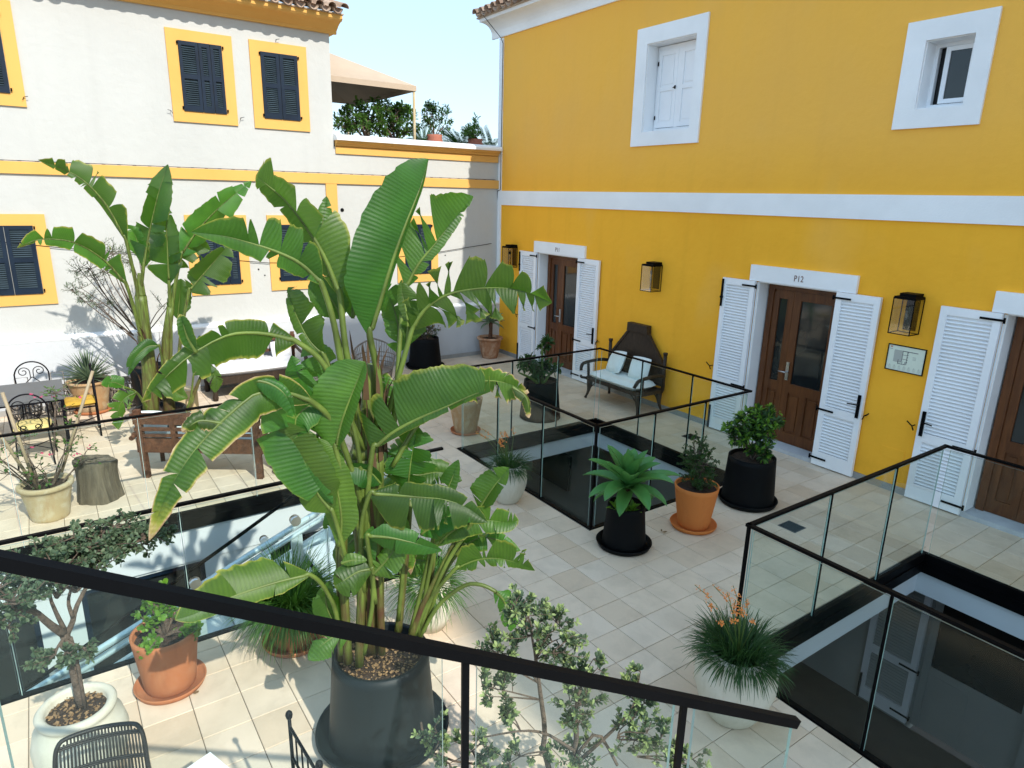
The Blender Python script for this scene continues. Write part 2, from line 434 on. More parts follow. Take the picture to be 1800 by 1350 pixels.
def glassmat():
    t=NT('rail glass'); tr=t.n('ShaderNodeBsdfTransparent'); tr.inputs[0].default_value=(.945,.975,.962,1)
    gl=t.n('ShaderNodeBsdfGlossy'); gl.inputs['Roughness'].default_value=.02; gl.inputs[0].default_value=(.9,1,.97,1)
    lw=t.n('ShaderNodeLayerWeight'); lw.inputs[0].default_value=.5
    f=t.math('MULTIPLY_ADD',t.math('POWER',lw.outputs['Facing'],4.0),.5); f.node.inputs[2].default_value=.010
    df=t.n('ShaderNodeBsdfDiffuse'); df.inputs[0].default_value=(.55,.75,.66,1)
    m0=t.n('ShaderNodeMixShader'); m0.inputs[0].default_value=.003
    t.l(tr.outputs[0],m0.inputs[1]); t.l(df.outputs[0],m0.inputs[2])
    mx=t.n('ShaderNodeMixShader'); t.l(f,mx.inputs[0]); t.l(m0.outputs[0],mx.inputs[1]); t.l(gl.outputs[0],mx.inputs[2])
    t.l(mx.outputs[0],t.out.inputs[0]); return t.m
M['glass'] = glassmat()
M['glass_edge'] = simple('glass edge',(.35,.50,.46),.2,.1,8,.0,spec=.6)
def darkglass():
    t=NT('dark window glass'); n=t.noise(t.coord('Object'),1.3,3)
    c=t.ramp(n,[(.3,(.008,.010,.012)),(.7,(.022,.028,.028))])
    t.bsdf(c,.06,None,spec=.6); return t.m
M['dark_glass'] = darkglass()
def clearglass():
    t=NT('lantern glass'); tr=t.n('ShaderNodeBsdfTransparent'); tr.inputs[0].default_value=(.93,.93,.90,1)
    gl=t.n('ShaderNodeBsdfGlossy'); gl.inputs['Roughness'].default_value=.03
    mx=t.n('ShaderNodeMixShader'); mx.inputs[0].default_value=.08; t.l(tr.outputs[0],mx.inputs[1]); t.l(gl.outputs[0],mx.inputs[2]); t.l(mx.outputs[0],t.out.inputs[0]); return t.m
M['lamp_glass'] = clearglass()

# ================================================================== SETTING
T = 0.3057
TX, TY = 8.79, -4.79
VOIDS = [(4.86,7.68,-3.85,-1.27), (9.85,13.3,-4.37,-1.24), (4.96,7.42,-13.0,-5.48)]
X0,X1,Y0,Y1 = 0.0,13.35,-13.0,0.0
def cut(rects, v):
    out=[]
    for (a,b,c,d) in rects:
        if a>=v[1] or b<=v[0] or c>=v[3] or d<=v[2]: out.append((a,b,c,d)); continue
        if a<v[0]: out.append((a,v[0],c,d)); a=v[0]
        if b>v[1]: out.append((v[1],b,c,d)); b=v[1]
        if c<v[2]: out.append((a,b,c,v[2])); c=v[2]
        if d>v[3]: out.append((a,b,v[3],d)); d=v[3]
    return out
def all_cut(r, grow=0.0):
    rs=[r]
    for v in VOIDS: rs=cut(rs,(v[0]-grow,v[1]+grow,v[2]-grow,v[3]+grow))
    return rs
mb=MB()
for (a,b,c,d) in all_cut((X0-.3,X1,Y0,Y1+.6)): mb.box((a,c,-.2),(b,d,-.012))
floor = struct(mb,'terrace_floor',M['grout'])
def tile_mb(mb,a,b,c,d,z,g=.0022,ch=.003):
    a+=g;b-=g;c+=g;d-=g
    if b-a<.012 or d-c<.012: return
    o=len(mb.v)
    for (e,zz) in ((0,-.011),(0,z-ch),(ch,z)):
        for (x,y) in ((a+e,c+e),(b-e,c+e),(b-e,d-e),(a+e,d-e)): mb.V((x,y,zz))
    mb.smooth=False
    for k in (0,1):
        for i in range(4):
            j=(i+1)%4; mb.F((o+k*4+i,o+k*4+j,o+k*4+4+j,o+k*4+4+i))
    mb.F((o+8,o+9,o+10,o+11))
cells=[]
i0=int((X0-TX)//T)-1; i1=int((X1-TX)//T)+1; j0=int((Y0-TY)//T)-1; j1=int((Y1-TY)//T)+1
for i in range(i0,i1+1):
    for j in range(j0,j1+1):
        a=max(X0,TX+i*T); b=min(X1,TX+(i+1)*T); c=max(Y0,TY+j*T); d=min(Y1,TY+(j+1)*T)
        if b-a<.01 or d-c<.01: continue
        for q in all_cut((a,b,c,d),.012):
            if q[1]-q[0]<.02 or q[3]-q[2]<.02: continue
            m=((q[0]+q[1])/2,(q[2]+q[3])/2,0); p=pix(m)
            vis = -30<p[0]<1830 and 380<p[1]<1390
            cells.append((0 if vis else 1, (Vector(m)-CAM).length, q))
cells.sort(key=lambda t:(t[0],t[1]))
full=None; rest=MB()
for n,(v,dd,q) in enumerate(cells):
    h=(rnd.random()-.5)*.0016
    if n<300 and v==0:
        isfull = abs(q[1]-q[0]-T)<1e-4 and abs(q[3]-q[2]-T)<1e-4
        if isfull and full is not None:
            o=bpy.data.objects.new('tile',full); link(o); o.parent=floor; o.location=(q[0],q[2],h)
        else:
            mb=MB(); tile_mb(mb,0,q[1]-q[0],0,q[3]-q[2],0)
            if not mb.v: continue
            o=build(mb,'tile',M['tile'],floor); o.location=(q[0],q[2],h)
            if isfull: full=o.data
    else: tile_mb(rest,q[0],q[1],q[2],q[3],h)
stuff(build(rest,'distant_tiles',M['tile'],floor))
# edges of the three floor openings
mb=MB()
for (a,b,c,d) in VOIDS:
    e=.05
    for lo,hi in (((a,c,-.21),(a+e,d,.004)),((b-e,c,-.21),(b,d,.004)),((a+e,c,-.21),(b-e,c+e,.004)),((a+e,d-e,-.21),(b-e,d,.004))): mb.box(lo,hi)
    # thin clamp channel the panes stand in
    for lo,hi in (((a+.05,c+.05,-.10),(a+.062,d-.05,-.085)),((a+.05,d-.062,-.10),(b-.05,d-.05,-.085))): mb.box(lo,hi)
build(mb,'opening_frame',M['black_metal'],floor)
mb=MB()
for n,(a,b,c,d) in enumerate(VOIDS):
    zb=-.46 if n<2 else -.62
    for lo,hi in (((a-.22,c-.22,zb),(a+.012,d+.22,-.21)),((b-.012,c-.22,zb),(b+.22,d+.22,-.21)),((a+.012,c-.22,zb),(b-.012,c+.012,-.21)),((a+.012,d-.012,zb),(b-.012,d+.22,-.21))): mb.box(lo,hi)
build(mb,'opening_fascia',M['fascia'],floor)

# the storey below
mb=MB(); mb.box((-.3,-5.45,-3.1),(13.4,.0,-3.0)); mb.box((4.5,-13,-3.1),(13.4,-5.3,-3.0))
struct(mb,'lower_floor',M['lower_floor'])
mb=MB()
mb.box((-.3,.0,-3.1),(9.62,.25,-.2)); mb.box((10.75,.0,-3.1),(13.4,.25,-.2)); mb.box((9.62,0,-.75),(10.75,.25,-.2))
mb.box((-.3,-5.3,-3.0),(-.1,-.0,-.2))
mb.box((.0,-5.5,-3.0),(4.9,-5.3,-.2)); mb.box((13.2,-13,-3.1),(13.4,0,-.2))
mb.box((8.2,-5.3,-3.0),(13.2,-5.15,-.2))
struct(mb,'lower_wall',M['lower_paint'])
mb=MB(); mb.box((7.62,-1.45,-3.0),(7.95,-1.05,-.2)); tag(build(mb,'pillar',M['trim_white']),'white square pillar standing in the dark room under the railings','pillar')
t=thing('fire_extinguisher','red fire extinguisher on the lower wall seen through the right floor opening','fire extinguisher',(8.33,-.12,-2.6))
mb=MB(); mb.lathe([(0,-2.6),(.07,-2.6),(.075,-2.57),(.075,-2.2),(.05,-2.12),(.02,-2.1),(0,-2.1)],14,(8.33,-.12)); build(mb,'body',M['red'],t)
mb=MB(); mb.tube([(8.33,-.12,-2.1),(8.33,-.12,-2.04),(8.30,-.16,-2.0)],.018,6); mb.tube([(8.33,-.12,-2.07),(8.40,-.14,-2.1),(8.42,-.14,-2.3),(8.41,-.14,-2.4)],.012,6); build(mb,'hose',M['black_plastic'],t)
mb=MB(); mb.box((8.28,-.199,-2.45),(8.38,-.196,-2.33)); build(mb,'label',M['paper'],t)

# lower door with louvred shutter under the third room
def louvre(mb, x0,x1,z0,z1, y, pitch=.042, th=.009, dep=.030):
    z=z0+pitch*.5
    while z<z1-pitch*.3:
        mb.obox(((x0+x1)/2,y,z),(x1-x0)/2,dep/2,th/2,Matrix.Rotation(R_(38),3,'X'))
        z+=pitch
def shutter(parent, x0,x1,z0,z1,y,hinge,handle,slat,paint,label=None, th=.045, rail=.72, bolt=False):
    """board shutter lying open along a wall at depth y (centre)"""
    st=.075; f=MB(); a,b=y-th/2,y+th/2
    f.box((x0,a,z0),(x0+st,b,z1)); f.box((x1-st,a,z0),(x1,b,z1))
    for (c,d) in ((z0,z0+.19),(z0+rail,z0+rail+.11),(z1-.09,z1)): f.box((x0+st,a+.002,c),(x1-st,b-.002,d))
    s=build(f,'shutter',paint,parent)
    if label: lab(s,label)
    m=MB(); louvre(m,x0+st,x1-st,z0+.19,z0+rail,y); louvre(m,x0+st,x1-st,z0+rail+.11,z1-.09,y)
    m.box((x0+st,b-.006,z0+.19),(x1-st,b-.003,z1-.09))
    stuff(build(m,'slats',slat,s))
    hx = x1 if hinge=='r' else x0; sg=-1 if hinge=='r' else 1
    for hz in (z0+.10,z0+rail+.055,z1-.07):
        m=MB(); m.box((min(hx-sg*.03,hx+sg*.20),a-.012,hz-.012),(max(hx-sg*.03,hx+sg*.20),a-.004,hz+.012))
        m.tube([(hx-sg*.03,a-.005,hz-.03),(hx-sg*.03,a-.005,hz+.03)],.012,6)
        build(m,'hinge',M['black_metal'],s)
    if handle:
        ex = x0+.05 if hinge=='r' else x1-.05; dr = 1 if hinge=='r' else -1
        m=MB(); m.box((ex-.018,a-.022,z0+rail+.07),(ex+.018,a-.002,z0+rail+.37))
        m.tube([(ex,a-.02,z0+rail+.25),(ex,a-.06,z0+rail+.25),(ex+dr*.12,a-.06,z0+rail+.24)],.008,6)
        build(m,'handle',M['black_metal'],s)
    if bolt:
        ex = x0+.02 if hinge=='r' else x1-.02
        m=MB(); m.box((ex-.012,a-.025,z1-.42),(ex+.012,a-.002,z1-.02)); m.box((ex-.02,a-.03,z1-.30),(ex+.02,a-.002,z1-.27)); build(m,'bolt',M['black_metal'],s); m=MB(); m.box((ex-.012,a-.025,z0-.0),(ex+.012,a-.002,z0+.36)); build(m,'bolt',M['black_metal'],s)
    return s
t=thing('lower_doorway','dim doorway on the floor below seen through the near right opening','door',(9.6,-.03,-3.0))
shutter(t,8.99,9.62,-2.93,-.72,-.04,'r',False,M['lower_paint'],M['trim_white'],bolt=True)
mb=MB(); mb.box((9.62,.10,-3.0),(9.70,.2,-.75)); mb.box((10.67,.10,-3.0),(10.75,.2,-.75)); mb.box((9.70,.10,-.83),(10.67,.2,-.75)); build(mb,'frame',M['lower_paint'],t)
mb=MB(); mb.box((9.70,.12,-3.0),(10.67,.16,-2.1)); mb.box((9.76,.11,-2.9),(10.15,.12,-2.2)); build(mb,'lower_panel',M['lower_paint'],t)
mb=MB(); mb.box((9.70,.13,-2.1),(10.67,.15,-.83)); build(mb,'glass',M['dark_glass'],t)
tag(build(MB().box((1.60,-.06,-2.39),(2.84,.0,-1.62)),'television',M['dark_glass']),'black flat television on the wall of the room below the middle opening','television')

# open court below the left opening
t=thing('courtyard_facade','lower courtyard front with dark glass doors between white piers','wall',(4.9,-9.0,-1.9))
mb=MB(); mb.box((4.78,-8.80,-1.66),(4.955,-8.42,-.62)); mb.box((4.78,-7.22,-1.66),(4.955,-6.6,-.62)); mb.box((4.78,-13,-.66),(4.94,-5.5,-.62)); build(mb,'pier',M['fascia'],t)
for (a,b) in ((-8.80,-8.42),(-7.22,-6.6)):
    n=3; w=(b-a)/n
    for k in range(n): build(MB().box((4.80,a+k*w+.003,-1.90),(4.965,a+(k+1)*w-.003,-1.665)),'skirting_tile',M['terracotta_limed'],t)
for (a,b) in ((-10.2,-8.80),(-8.42,-7.22),(-6.6,-5.55)):
    mb=MB(); e=.05
    mb.box((4.80,a,-1.9),(4.93,a+e,-.66)); mb.box((4.80,b-e,-1.9),(4.93,b,-.66)); mb.box((4.80,a+e,-.71),(4.93,b-e,-.66)); mb.box((4.80,a+e,-1.9),(4.93,b-e,-1.85))
    f=build(mb,'door_frame',M['blue_shutter'],t); build(MB().box((4.86,a+e,-1.85),(4.875,b-e,-.71)),'pane',M['dark_glass'],f)
mb=MB(); mb.box((4.78,-13,-2.0),(7.6,-5.5,-1.9)); mb.box((7.42,-13,-2.0),(7.6,-5.5,-.62)); mb.box((4.96,-5.48,-1.9),(7.42,-5.3,-.62))
struct(mb,'courtyard_floor',M['lower_floor'])
# stairs down into the court
t=thing('stair','pale stair going down through the left opening with steel side rails','stairs',(6.4,-5.5,0))
S0=(-5.50,0.0); sl=.40
n=10; run=.42
for k in range(n):
    y=S0[0]-k*run; z=-(k+1)*run*sl
    if z<-1.85: break
    build(MB().box((5.86,y-run-.02,z-.045),(6.96,y,z)),'step',M['fascia'],t)
for x in (5.80,7.0):
    def sz(y, h): return (y-S0[0])*sl+h
    mb=MB(); mb.bar((x,-5.52,sz(-5.52,-.10)),(x,-9.9,sz(-9.9,-.10)),.05,.26); build(mb,'stringer',M['steel'],t)
    mb=MB(); h=.30 if x<6 else 1.05
    mb.tube([(x,-5.55,sz(-5.55,h)),(x,-9.9,sz(-9.9,h))],.028,10); mb.tube([(x,-5.55,sz(-5.55,h-.085)),(x,-9.9,sz(-9.9,h-.085))],.020,8); r=build(mb,'steel_rail',M['steel'],t)
    for k in range(5):
        y=-5.9-k*.85
        mb=MB(); mb.box((x-.012,y-.05,sz(y,-.1)),(x+.012,y+.05,sz(y,h-.09))); build(mb,'baluster',M['steel'],t)
        mb=MB(); mb.tube([(x-.03,y,sz(y,h+.055)),(x+.03,y,sz(y,h+.055))],.045,12); build(mb,'glass_clamp',M['chrome'],r)
x=6.9
mb=MB(); mb.tube([(x,-5.75,1.30),(x,-6.52,.90),(x,-7.30,.49),(x,-8.5,-.12),(x,-9.9,-.80)],.016,8); build(mb,'handrail',M['black_metal'],t)

# ================================================================== YELLOW BUILDING (y = 0 plane, rooms at y > 0)
YB = thing('yellow_building','ochre rendered hotel wing with white window surrounds and shuttered wooden doors','building',(6.5,0,0))
holes=[(1.52,2.76,0,2.34),(6.68,7.90,0,2.34),(9.72,10.94,0,2.34),(4.18,5.17,4.46,5.76),(8.42,8.91,4.45,5.15)]
def wall_y(mb, x0,x1,z0,z1,ya,yb,hs):
    xs=sorted(set([x0,x1]+[h[0] for h in hs if x0<h[0]<x1]+[h[1] for h in hs if x0<h[1]<x1]))
    for a,b in zip(xs[:-1],xs[1:]):
        hh=sorted([(h[2],h[3]) for h in hs if h[0]<=a+1e-6 and h[1]>=b-1e-6])
        z=z0
        for (c,d) in hh:
            if d<=z0 or c>=z1: continue
            if c>z: mb.box((a,ya,z),(b,yb,min(c,z1)))
            z=max(z,d)
        if z<z1: mb.box((a,ya,z),(b,yb,z1))
mb=MB(); wall_y(mb,0.0,14.2,0.0,6.66,0.0,.34,holes)
mb.box((0,.36,4.2),(.3,5.0,6.66)); mb.box((0.3,4.7,-.2),(14.2,5.0,6.66)); mb.box((13.9,.36,-.2),(14.2,4.7,6.66))
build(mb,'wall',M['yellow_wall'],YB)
mb=MB(); mb.box((-.02,-.025,3.24),(14.2,.0,3.53)); build(mb,'string_course',M['trim_white'],YB)
mb=MB(); mb.box((-.03,-.022,1.14),(.115,.0,3.24)); mb.box((-.03,-.022,3.53),(.115,.0,6.50)); mb.box((-.03,0,4.4),(0,.16,6.5)); build(mb,'quoin_strip',M['trim_white'],YB)
# cove cornice
prof=[(0,6.52),(-.035,6.52),(-.035,6.58)]
for k in range(7):
    a=R_(90*k/6); prof.append((-.035-.265*(1-math.cos(a)),6.60+.20*math.sin(a)))
prof += [(-.34,6.80),(-.34,6.86),(0,6.86)]
mb=MB(); mb.prism(prof,-.30,14.3,'x')
mb.box((-.30,0,6.66),(.0,5.0,6.86)); build(mb,'cornice',M['trim_white'],YB)
mb=MB(); mb.box((-.35,-.38,6.86),(14.3,5.0,6.885)); build(mb,'roof_board',M['canvas'],YB)
def barrel(L,r,th=.012,n=7,up=True):
    mb=MB(); mb.smooth=True; b=0
    for (x,k) in ((0,1.0),(L,.86)):
        for rr in (r*k,r*k-th):
            for i in range(n+1):
                a=math.pi*i/n; mb.V((rr*math.cos(a), x, rr*math.sin(a)*(1 if up else -1)))
    q=n+1
    for i in range(n):
        mb.F((i,i+1,2*q+i+1,2*q+i)); mb.F((q+i+1,q+i,3*q+i,3*q+i+1)); mb.F((i+1,i,q+i,q+i+1))
    mb.F((0,q,3*q,2*q)); mb.F((n,2*q+n,3*q+n,q+n)); return mb
slope=R_(17)
def roof_row(parent, p0, dirx, inw, count, pitch, r, L, courses, limit=300):
    """tiles running up a roof: dirx along the eave, inw horizontally inwards"""
    cov=build(barrel(L,r),'roof_tile',M['roof_tile'],parent,off=(0,0,0)); chn=build(barrel(L,r,up=False),'channel_tile',M['roof_tile'],parent,off=(0,0,0))
    dirx=Vector(dirx); inw=Vector(inw); used=0
    rest=MB()
    for c in range(courses):
        for k in range(count):
            for kind,src in ((0,cov),(1,chn)):
                p=Vector(p0)+dirx*(pitch*(k+(.5 if kind else 0)))+inw*(c*L*.82*math.cos(slope)-(0 if kind else .0))
                z=p.z+c*L*.82*math.sin(slope)+(0.0 if kind else .012)+c*.004+rnd.uniform(-.006,.006)
                Y=(inw*math.cos(slope)+Vector((0,0,math.sin(slope)))).normalized(); X=dirx.normalized(); Z=X.cross(Y)
                if Z.z<0: X=-X; Z=-Z
                ry=rnd.uniform(-.03,.03)
                m=Matrix((X,Y,Z)).transposed()@Matrix.Rotation(ry,3,'Z')
                pw=Vector((p.x,p.y,z))-Vector(OFF[parent.name])+inw*rnd.uniform(-.02,.02)
                if c==0:
                    if used<2: o=src
                    else: o=src.copy(); link(o); o.parent=parent
                    used+=1
                    o.matrix_local=Matrix.Translation(pw)@m.to_4x4()
                elif kind==0 or c<2:
                    base=barrel(L,r,up=(kind==0),n=5); o0=len(rest.v)
                    for v in base.v: rest.V(pw+m@Vector(v))
                    for f in base.f: rest.smooth=True; rest.F([o0+i for i in f])
    if rest.v: stuff(build(rest,'upper_roof_tiles',M['roof_tile'],parent,off=(0,0,0)))
roof_row(YB,(-.30,-.46,6.935),(1,0,0),(0,1,0),66,.22,.085,.42,5)
mb=MB(); mb.tube([(-.02,-.43,6.90),(-.02,-.42,6.86),(.06,-.05,6.50),(.11,-.03,6.40),(.11,-.03,3.55),(.02,-.035,3.53),(0,-.035,3.5),(-.01,-.035,3.24)],.007,5); build(mb,'drain_cable',M['black_metal'],YB)
# grey skirting along the yellow wall
def skirt_y(a,b):
    n=max(1,round((b-a)/.42)); w=(b-a)/n
    for k in range(n): build(MB().box((a+k*w+.002,-.014,.0),(a+(k+1)*w-.002,-.0005,.085)),'skirting_tile',M['skirting'],YB)
for a,b in ((.06,1.50),(2.78,6.66),(7.92,9.70)): skirt_y(a,b)
# doors
def text_obj(parent,s,x,z,size,mat,y):
    cu=bpy.data.curves.new('lettering','FONT'); cu.body=s; cu.size=size; cu.extrude=.002; cu.align_x='CENTER'; cu.space_character=1.08
    o=bpy.data.objects.new('lettering',cu); link(o)
    dg=bpy.context.evaluated_depsgraph_get(); me=bpy.data.meshes.new_from_object(o.evaluated_get(dg)); bpy.data.objects.remove(o)
    me.materials.clear(); me.materials.append(mat)
    q=bpy.data.objects.new('lettering',me); link(q); q.parent=parent
    off=OFF.get(parent.name,(0,0,0))
    q.location=(x-off[0],y-off[1],z-off[2]); q.rotation_euler=(R_(90),0,0); q.scale=(.78,1,1); return q
def doorway(x0,x1,num,n):
    # lintel, reveals, threshold
    f=MB(); f.box((x0-.13,-.045,2.345),(x1+.20,.0,2.565)); l=build(f,'lintel',M['trim_white'],YB)
    if num: text_obj(l,num,(x0+x1)/2+.02,2.405,.115,M['letter'],-.047)
    f=MB(); f.box((x0,.002,.06),(x0+.012,.33,2.335)); f.box((x1-.012,.002,.06),(x1,.33,2.335)); f.box((x0+.012,.002,2.325),(x1-.012,.33,2.338)); f.box((x0-.02,-.01,0.005),(x0,.0,2.33)); f.box((x1,-.01,.005),(x1+.02,.0,2.33)); build(f,'reveal',M['trim_white'],YB)
    build(MB().box((x0-.03,-.03,.001),(x1+.03,.33,.055)),'threshold',M['plinth'],YB)
    a,b=x0+.035,x1-.02; y=.235
    f=MB(); f.box((a,y-.03,.055),(a+.085,y+.05,2.32)); f.box((b-.085,y-.03,.055),(b,y+.05,2.32)); f.box((a+.085,y-.03,2.24),(b-.085,y+.05,2.32)); f.box((a+.085,y-.045,2.20),(a+.10,y+.03,2.24))
    fr=build(f,'door_frame',M['door_wood'],YB)
    def leaf(c,d,split):
        y0,y1=y-.01,y+.035; st=.075 if d-c<.4 else .10
        L=MB(); L.box((c,y0,.06),(c+st,y1,2.235)); L.box((d-st,y0,.06),(d,y1,2.235))
        for (e,g) in ((.06,.22),(.80,.92),(2.13,2.235)): L.box((c+st,y0+.001,e),(d-st,y1,g))
        if split: L.box(((c+d)/2-.04,y0+.001,.22),((c+d)/2+.04,y1,.80))
        dr=build(L,'door_leaf',M['door_wood'],YB)
        ps=[(c+st,(c+d)/2-.04),((c+d)/2+.04,d-st)] if split else [(c+st,d-st)]
        for (p,q) in ps:
            P=MB(); P.box((p,y0+.022,.22),(q,y1-.006,.80)); P.box((p+.04,y0+.008,.26),(q-.04,y0+.022,.76)); build(P,'wood_panel',M['door_wood'],dr)
        G=MB(); G.box((c+st,y0+.02,.92),(d-st,y0+.028,2.13)); build(G,'door_glass',M['dark_glass'],dr)
        B=MB(); e=.014
        B.box((c+st,y0-.004,.92),(c+st+e,y0+.02,2.13)); B.box((d-st-e,y0-.004,.92),(d-st,y0+.02,2.13)); B.box((c+st+e,y0-.004,2.13-e),(d-st-e,y0+.02,2.13)); B.box((c+st+e,y0-.004,.92),(d-st-e,y0+.02,.92+e)); build(B,'glazing_bead',M['door_wood'],dr)
        return dr
    m=a+.085+.31
    leaf(a+.087,m,False); dr=leaf(m+.004,b-.087,True)
    H=MB(); H.box((m+.03,y-.028,.98),(m+.075,y-.011,1.24)); H.tube([(m+.052,y-.025,1.10),(m+.052,y-.075,1.10),(m-.05,y-.078,1.10)],.010,8); H.box((m+.036,y-.034,1.19),(m+.07,y-.028,1.23)); build(H,'handle',M['chrome'],dr)
    # dark sheet standing in for the unlit room behind
    build(MB().box((x0-.1,.9,.06),(x1+.1,.92,2.4)),'dark_backing',M['dark_inside'],YB)
doorway(1.52,2.76,'P11',0); doorway(6.68,7.90,'P12',1); doorway(9.72,10.94,None,2)
shutter(YB,.93,1.50,.02,2.34,-.045,'r',False,M['white_paint'],M['white_paint'],bolt=True)
shutter(YB,2.80,3.39,.02,2.34,-.045,'l',True,M['white_paint'],M['white_paint'])
shutter(YB,6.11,6.66,.02,2.34,-.045,'r',False,M['white_paint'],M['white_paint'],bolt=True)
shutter(YB,7.87,8.43,.02,2.34,-.045,'l',True,M['white_paint'],M['white_paint'])
shutter(YB,9.10,9.70,.02,2.34,-.045,'r',True,M['white_paint'],M['white_paint'])
for (x,z,s) in ((.86,.98,-1),(3.44,.86,1),(6.04,.98,-1),(8.47,.86,1),(9.04,.90,-1)):
    mb=MB(); mb.tube([(x,0,z),(x,-.07,z)],.007,5); mb.tube([(x-s*.02,-.07,z-.05),(x,-.075,z),(x+s*.06,-.085,z+.05)],.008,5); build(mb,'shutter_catch',M['black_metal'],YB)
# windows
def window_y(x0,x1,z0,z1,ox0,ox1,oz0,oz1,kind):
    f=MB(); y0,y1=-.03,.0
    f.box((ox0,y0,oz0),(x0,y1,oz1)); f.box((x1,y0,oz0),(ox1,y1,oz1)); f.box((x0,y0,z1),(x1,y1,oz1)); f.box((x0,y0,oz0),(x1,y1,z0))
    w=build(f,'window_surround',M['trim_white'],YB)
    f=MB(); e=.01
    f.box((x0,.001,z0),(x0+e,.33,z1)); f.box((x1-e,.001,z0),(x1,.33,z1)); f.box((x0+e,.001,z1-e),(x1-e,.33,z1)); f.box((x0+e,.001,z0),(x1-e,.33,z0+e)); build(f,'window_reveal',M['trim_white'],YB)
    if kind==0:
        m=(x0+x1)/2
        f=MB(); f.box((x0+.02,.22,z0+.02),(x0+.07,.27,z1-.02)); f.box((x1-.07,.22,z0+.02),(x1-.02,.27,z1-.02)); f.box((x0+.07,.22,z1-.09),(x1-.07,.27,z1-.02)); f.box((x0+.07,.22,z0+.02),(x1-.07,.27,z0+.07)); f.box((m-.035,.205,z0+.07),(m+.035,.275,z1-.09))
        fr=build(f,'window_frame',M['white_paint'],YB)
        for (a,b) in ((x0+.07,m-.035),(m+.035,x1-.07)):
            f=MB()
            for lo,hi in (((a,.20,z0+.075),(a+.055,.232,z1-.095)),((b-.055,.20,z0+.075),(b,.232,z1-.095)),((a+.055,.201,z0+.075),(b-.055,.232,z0+.145)),((a+.055,.201,z1-.16),(b-.055,.232,z1-.095)),((a+.055,.201,(z0+z1)/2-.03),(b-.055,.232,(z0+z1)/2+.03))): f.box(lo,hi)
            for (c,d) in ((z0+.145,(z0+z1)/2-.03),((z0+z1)/2+.03,z1-.16)):
                f.box((a+.055,.215,c),(b-.055,.228,d)); f.box((a+.085,.207,c+.035),(b-.085,.215,d-.035))
            build(f,'inner_shutter',M['white_paint'],fr)
        f=MB(); f.box((m-.06,.185,(z0+z1)/2-.02),(m-.045,.20,(z0+z1)/2+.03)); f.tube([(m-.09,.19,(z0+z1)/2),(m-.03,.18,(z0+z1)/2+.012)],.008,5); f.box((x0+.05,.185,z1-.3),(x0+.065,.20,z1-.24)); f.box((x0+.05,.185,z0+.2),(x0+.065,.20,z0+.26)); build(f,'latch',M['black_metal'],fr)
    else:
        f=MB(); f.box((x0+.01,.20,z0+.01),(x0+.05,.26,z1-.01)); f.box((x1-.05,.20,z0+.01),(x1-.01,.26,z1-.01)); f.box((x0+.05,.20,z1-.05),(x1-.05,.26,z1-.01)); f.box((x0+.05,.20,z0+.01),(x1-.05,.26,z0+.06)); fr=build(f,'window_frame',M['white_paint'],YB)
        f=MB(); a,b=x0+.13,x1-.05; f.box((a,.185,z0+.065),(a+.05,.225,z1-.055)); f.box((b-.05,.185,z0+.065),(b,.225,z1-.055)); f.box((a+.05,.185,z0+.065),(b-.05,.225,z0+.11)); f.box((a+.05,.185,z1-.1),(b-.05,.225,z1-.055)); sa=build(f,'sash',M['white_paint'],fr)
        build(MB().box((a+.05,.20,z0+.11),(b-.05,.21,z1-.1)),'pane',M['dark_glass'],fr)
    build(MB().box((x0-.05,.342,z0-.05),(x1+.05,.36,z1+.05)),'dark_backing',M['dark_inside'],YB)
    build(MB().box((x0+.011,.29,z0+.011),(x1-.011,.30,z1-.011)),'dark_backing',M['dark_inside'],YB)  # dark sheet close behind the frame, standing in for the room's darkness
window_y(4.18,5.17,4.46,5.76,3.95,5.36,4.25,6.0,0)
window_y(8.42,8.91,4.45,5.15,8.20,9.10,4.25,5.36,1)
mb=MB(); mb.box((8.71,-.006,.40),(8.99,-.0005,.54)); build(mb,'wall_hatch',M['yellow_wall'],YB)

# ================================================================== WHITE BUILDING (x = 0 plane, rooms at x < 0)
WB = thing('white_building','white stucco house with yellow trim, navy shutters and a clay tile eave','building',(-2,-6,0))
mb=MB(); mb.box((-.35,-16,0),(.0,-3.62,6.3)); mb.box((-.35,-3.62,0),(.0,.30,4.22)); mb.box((-6,-3.95,0),(-.35,-3.62,6.3)); mb.box((-6,-3.62,3.9),(-.35,.30,4.0)); mb.box((-6.0,-.0,4.0),(-.35,.30,4.22))
build(mb,'wall',M['white_wall'],WB)
mb=MB(); mb.box((0,-16,0.0),(.11,.0,1.10)); build(mb,'plinth_wall',M['plinth'],WB)
mb=MB(); mb.prism([(0,1.10),(.115,1.10),(.120,1.125),(.08,1.15),(0,1.165)],-16,0,'y'); build(mb,'plinth_ledge',M['trim_white'],WB)
for k in range(26):
    a=-10.9+k*.42
    if a>-.05: break
    build(MB().box((.111,a+.002,0),(.124,min(a+.418,-.0),.085)),'skirting_tile',M['skirting'],WB)
mb=MB(); mb.box((0,-16,3.57),(.035,-.0,3.74)); build(mb,'string_course',M['trim_yellow'],WB)
mb=MB(); mb.box((0,-3.82,1.166),(.03,-3.61,3.57)); build(mb,'pilaster_strip',M['trim_yellow'],WB)
mb=MB(); mb.prism([(0,6.08),(.05,6.08),(.06,6.13),(.11,6.16),(.17,6.20),(.25,6.23),(.33,6.24),(.36,6.27),(.36,6.33),(0,6.33)],-16,-3.50,'y'); mb.box((-5,-3.62,6.1),(0,-3.50,6.33)); build(mb,'cornice',M['trim_yellow'],WB)
mb=MB(); mb.box((-5,-16,6.33),(.38,-3.48,6.35)); build(mb,'roof_board',M['canvas'],WB)
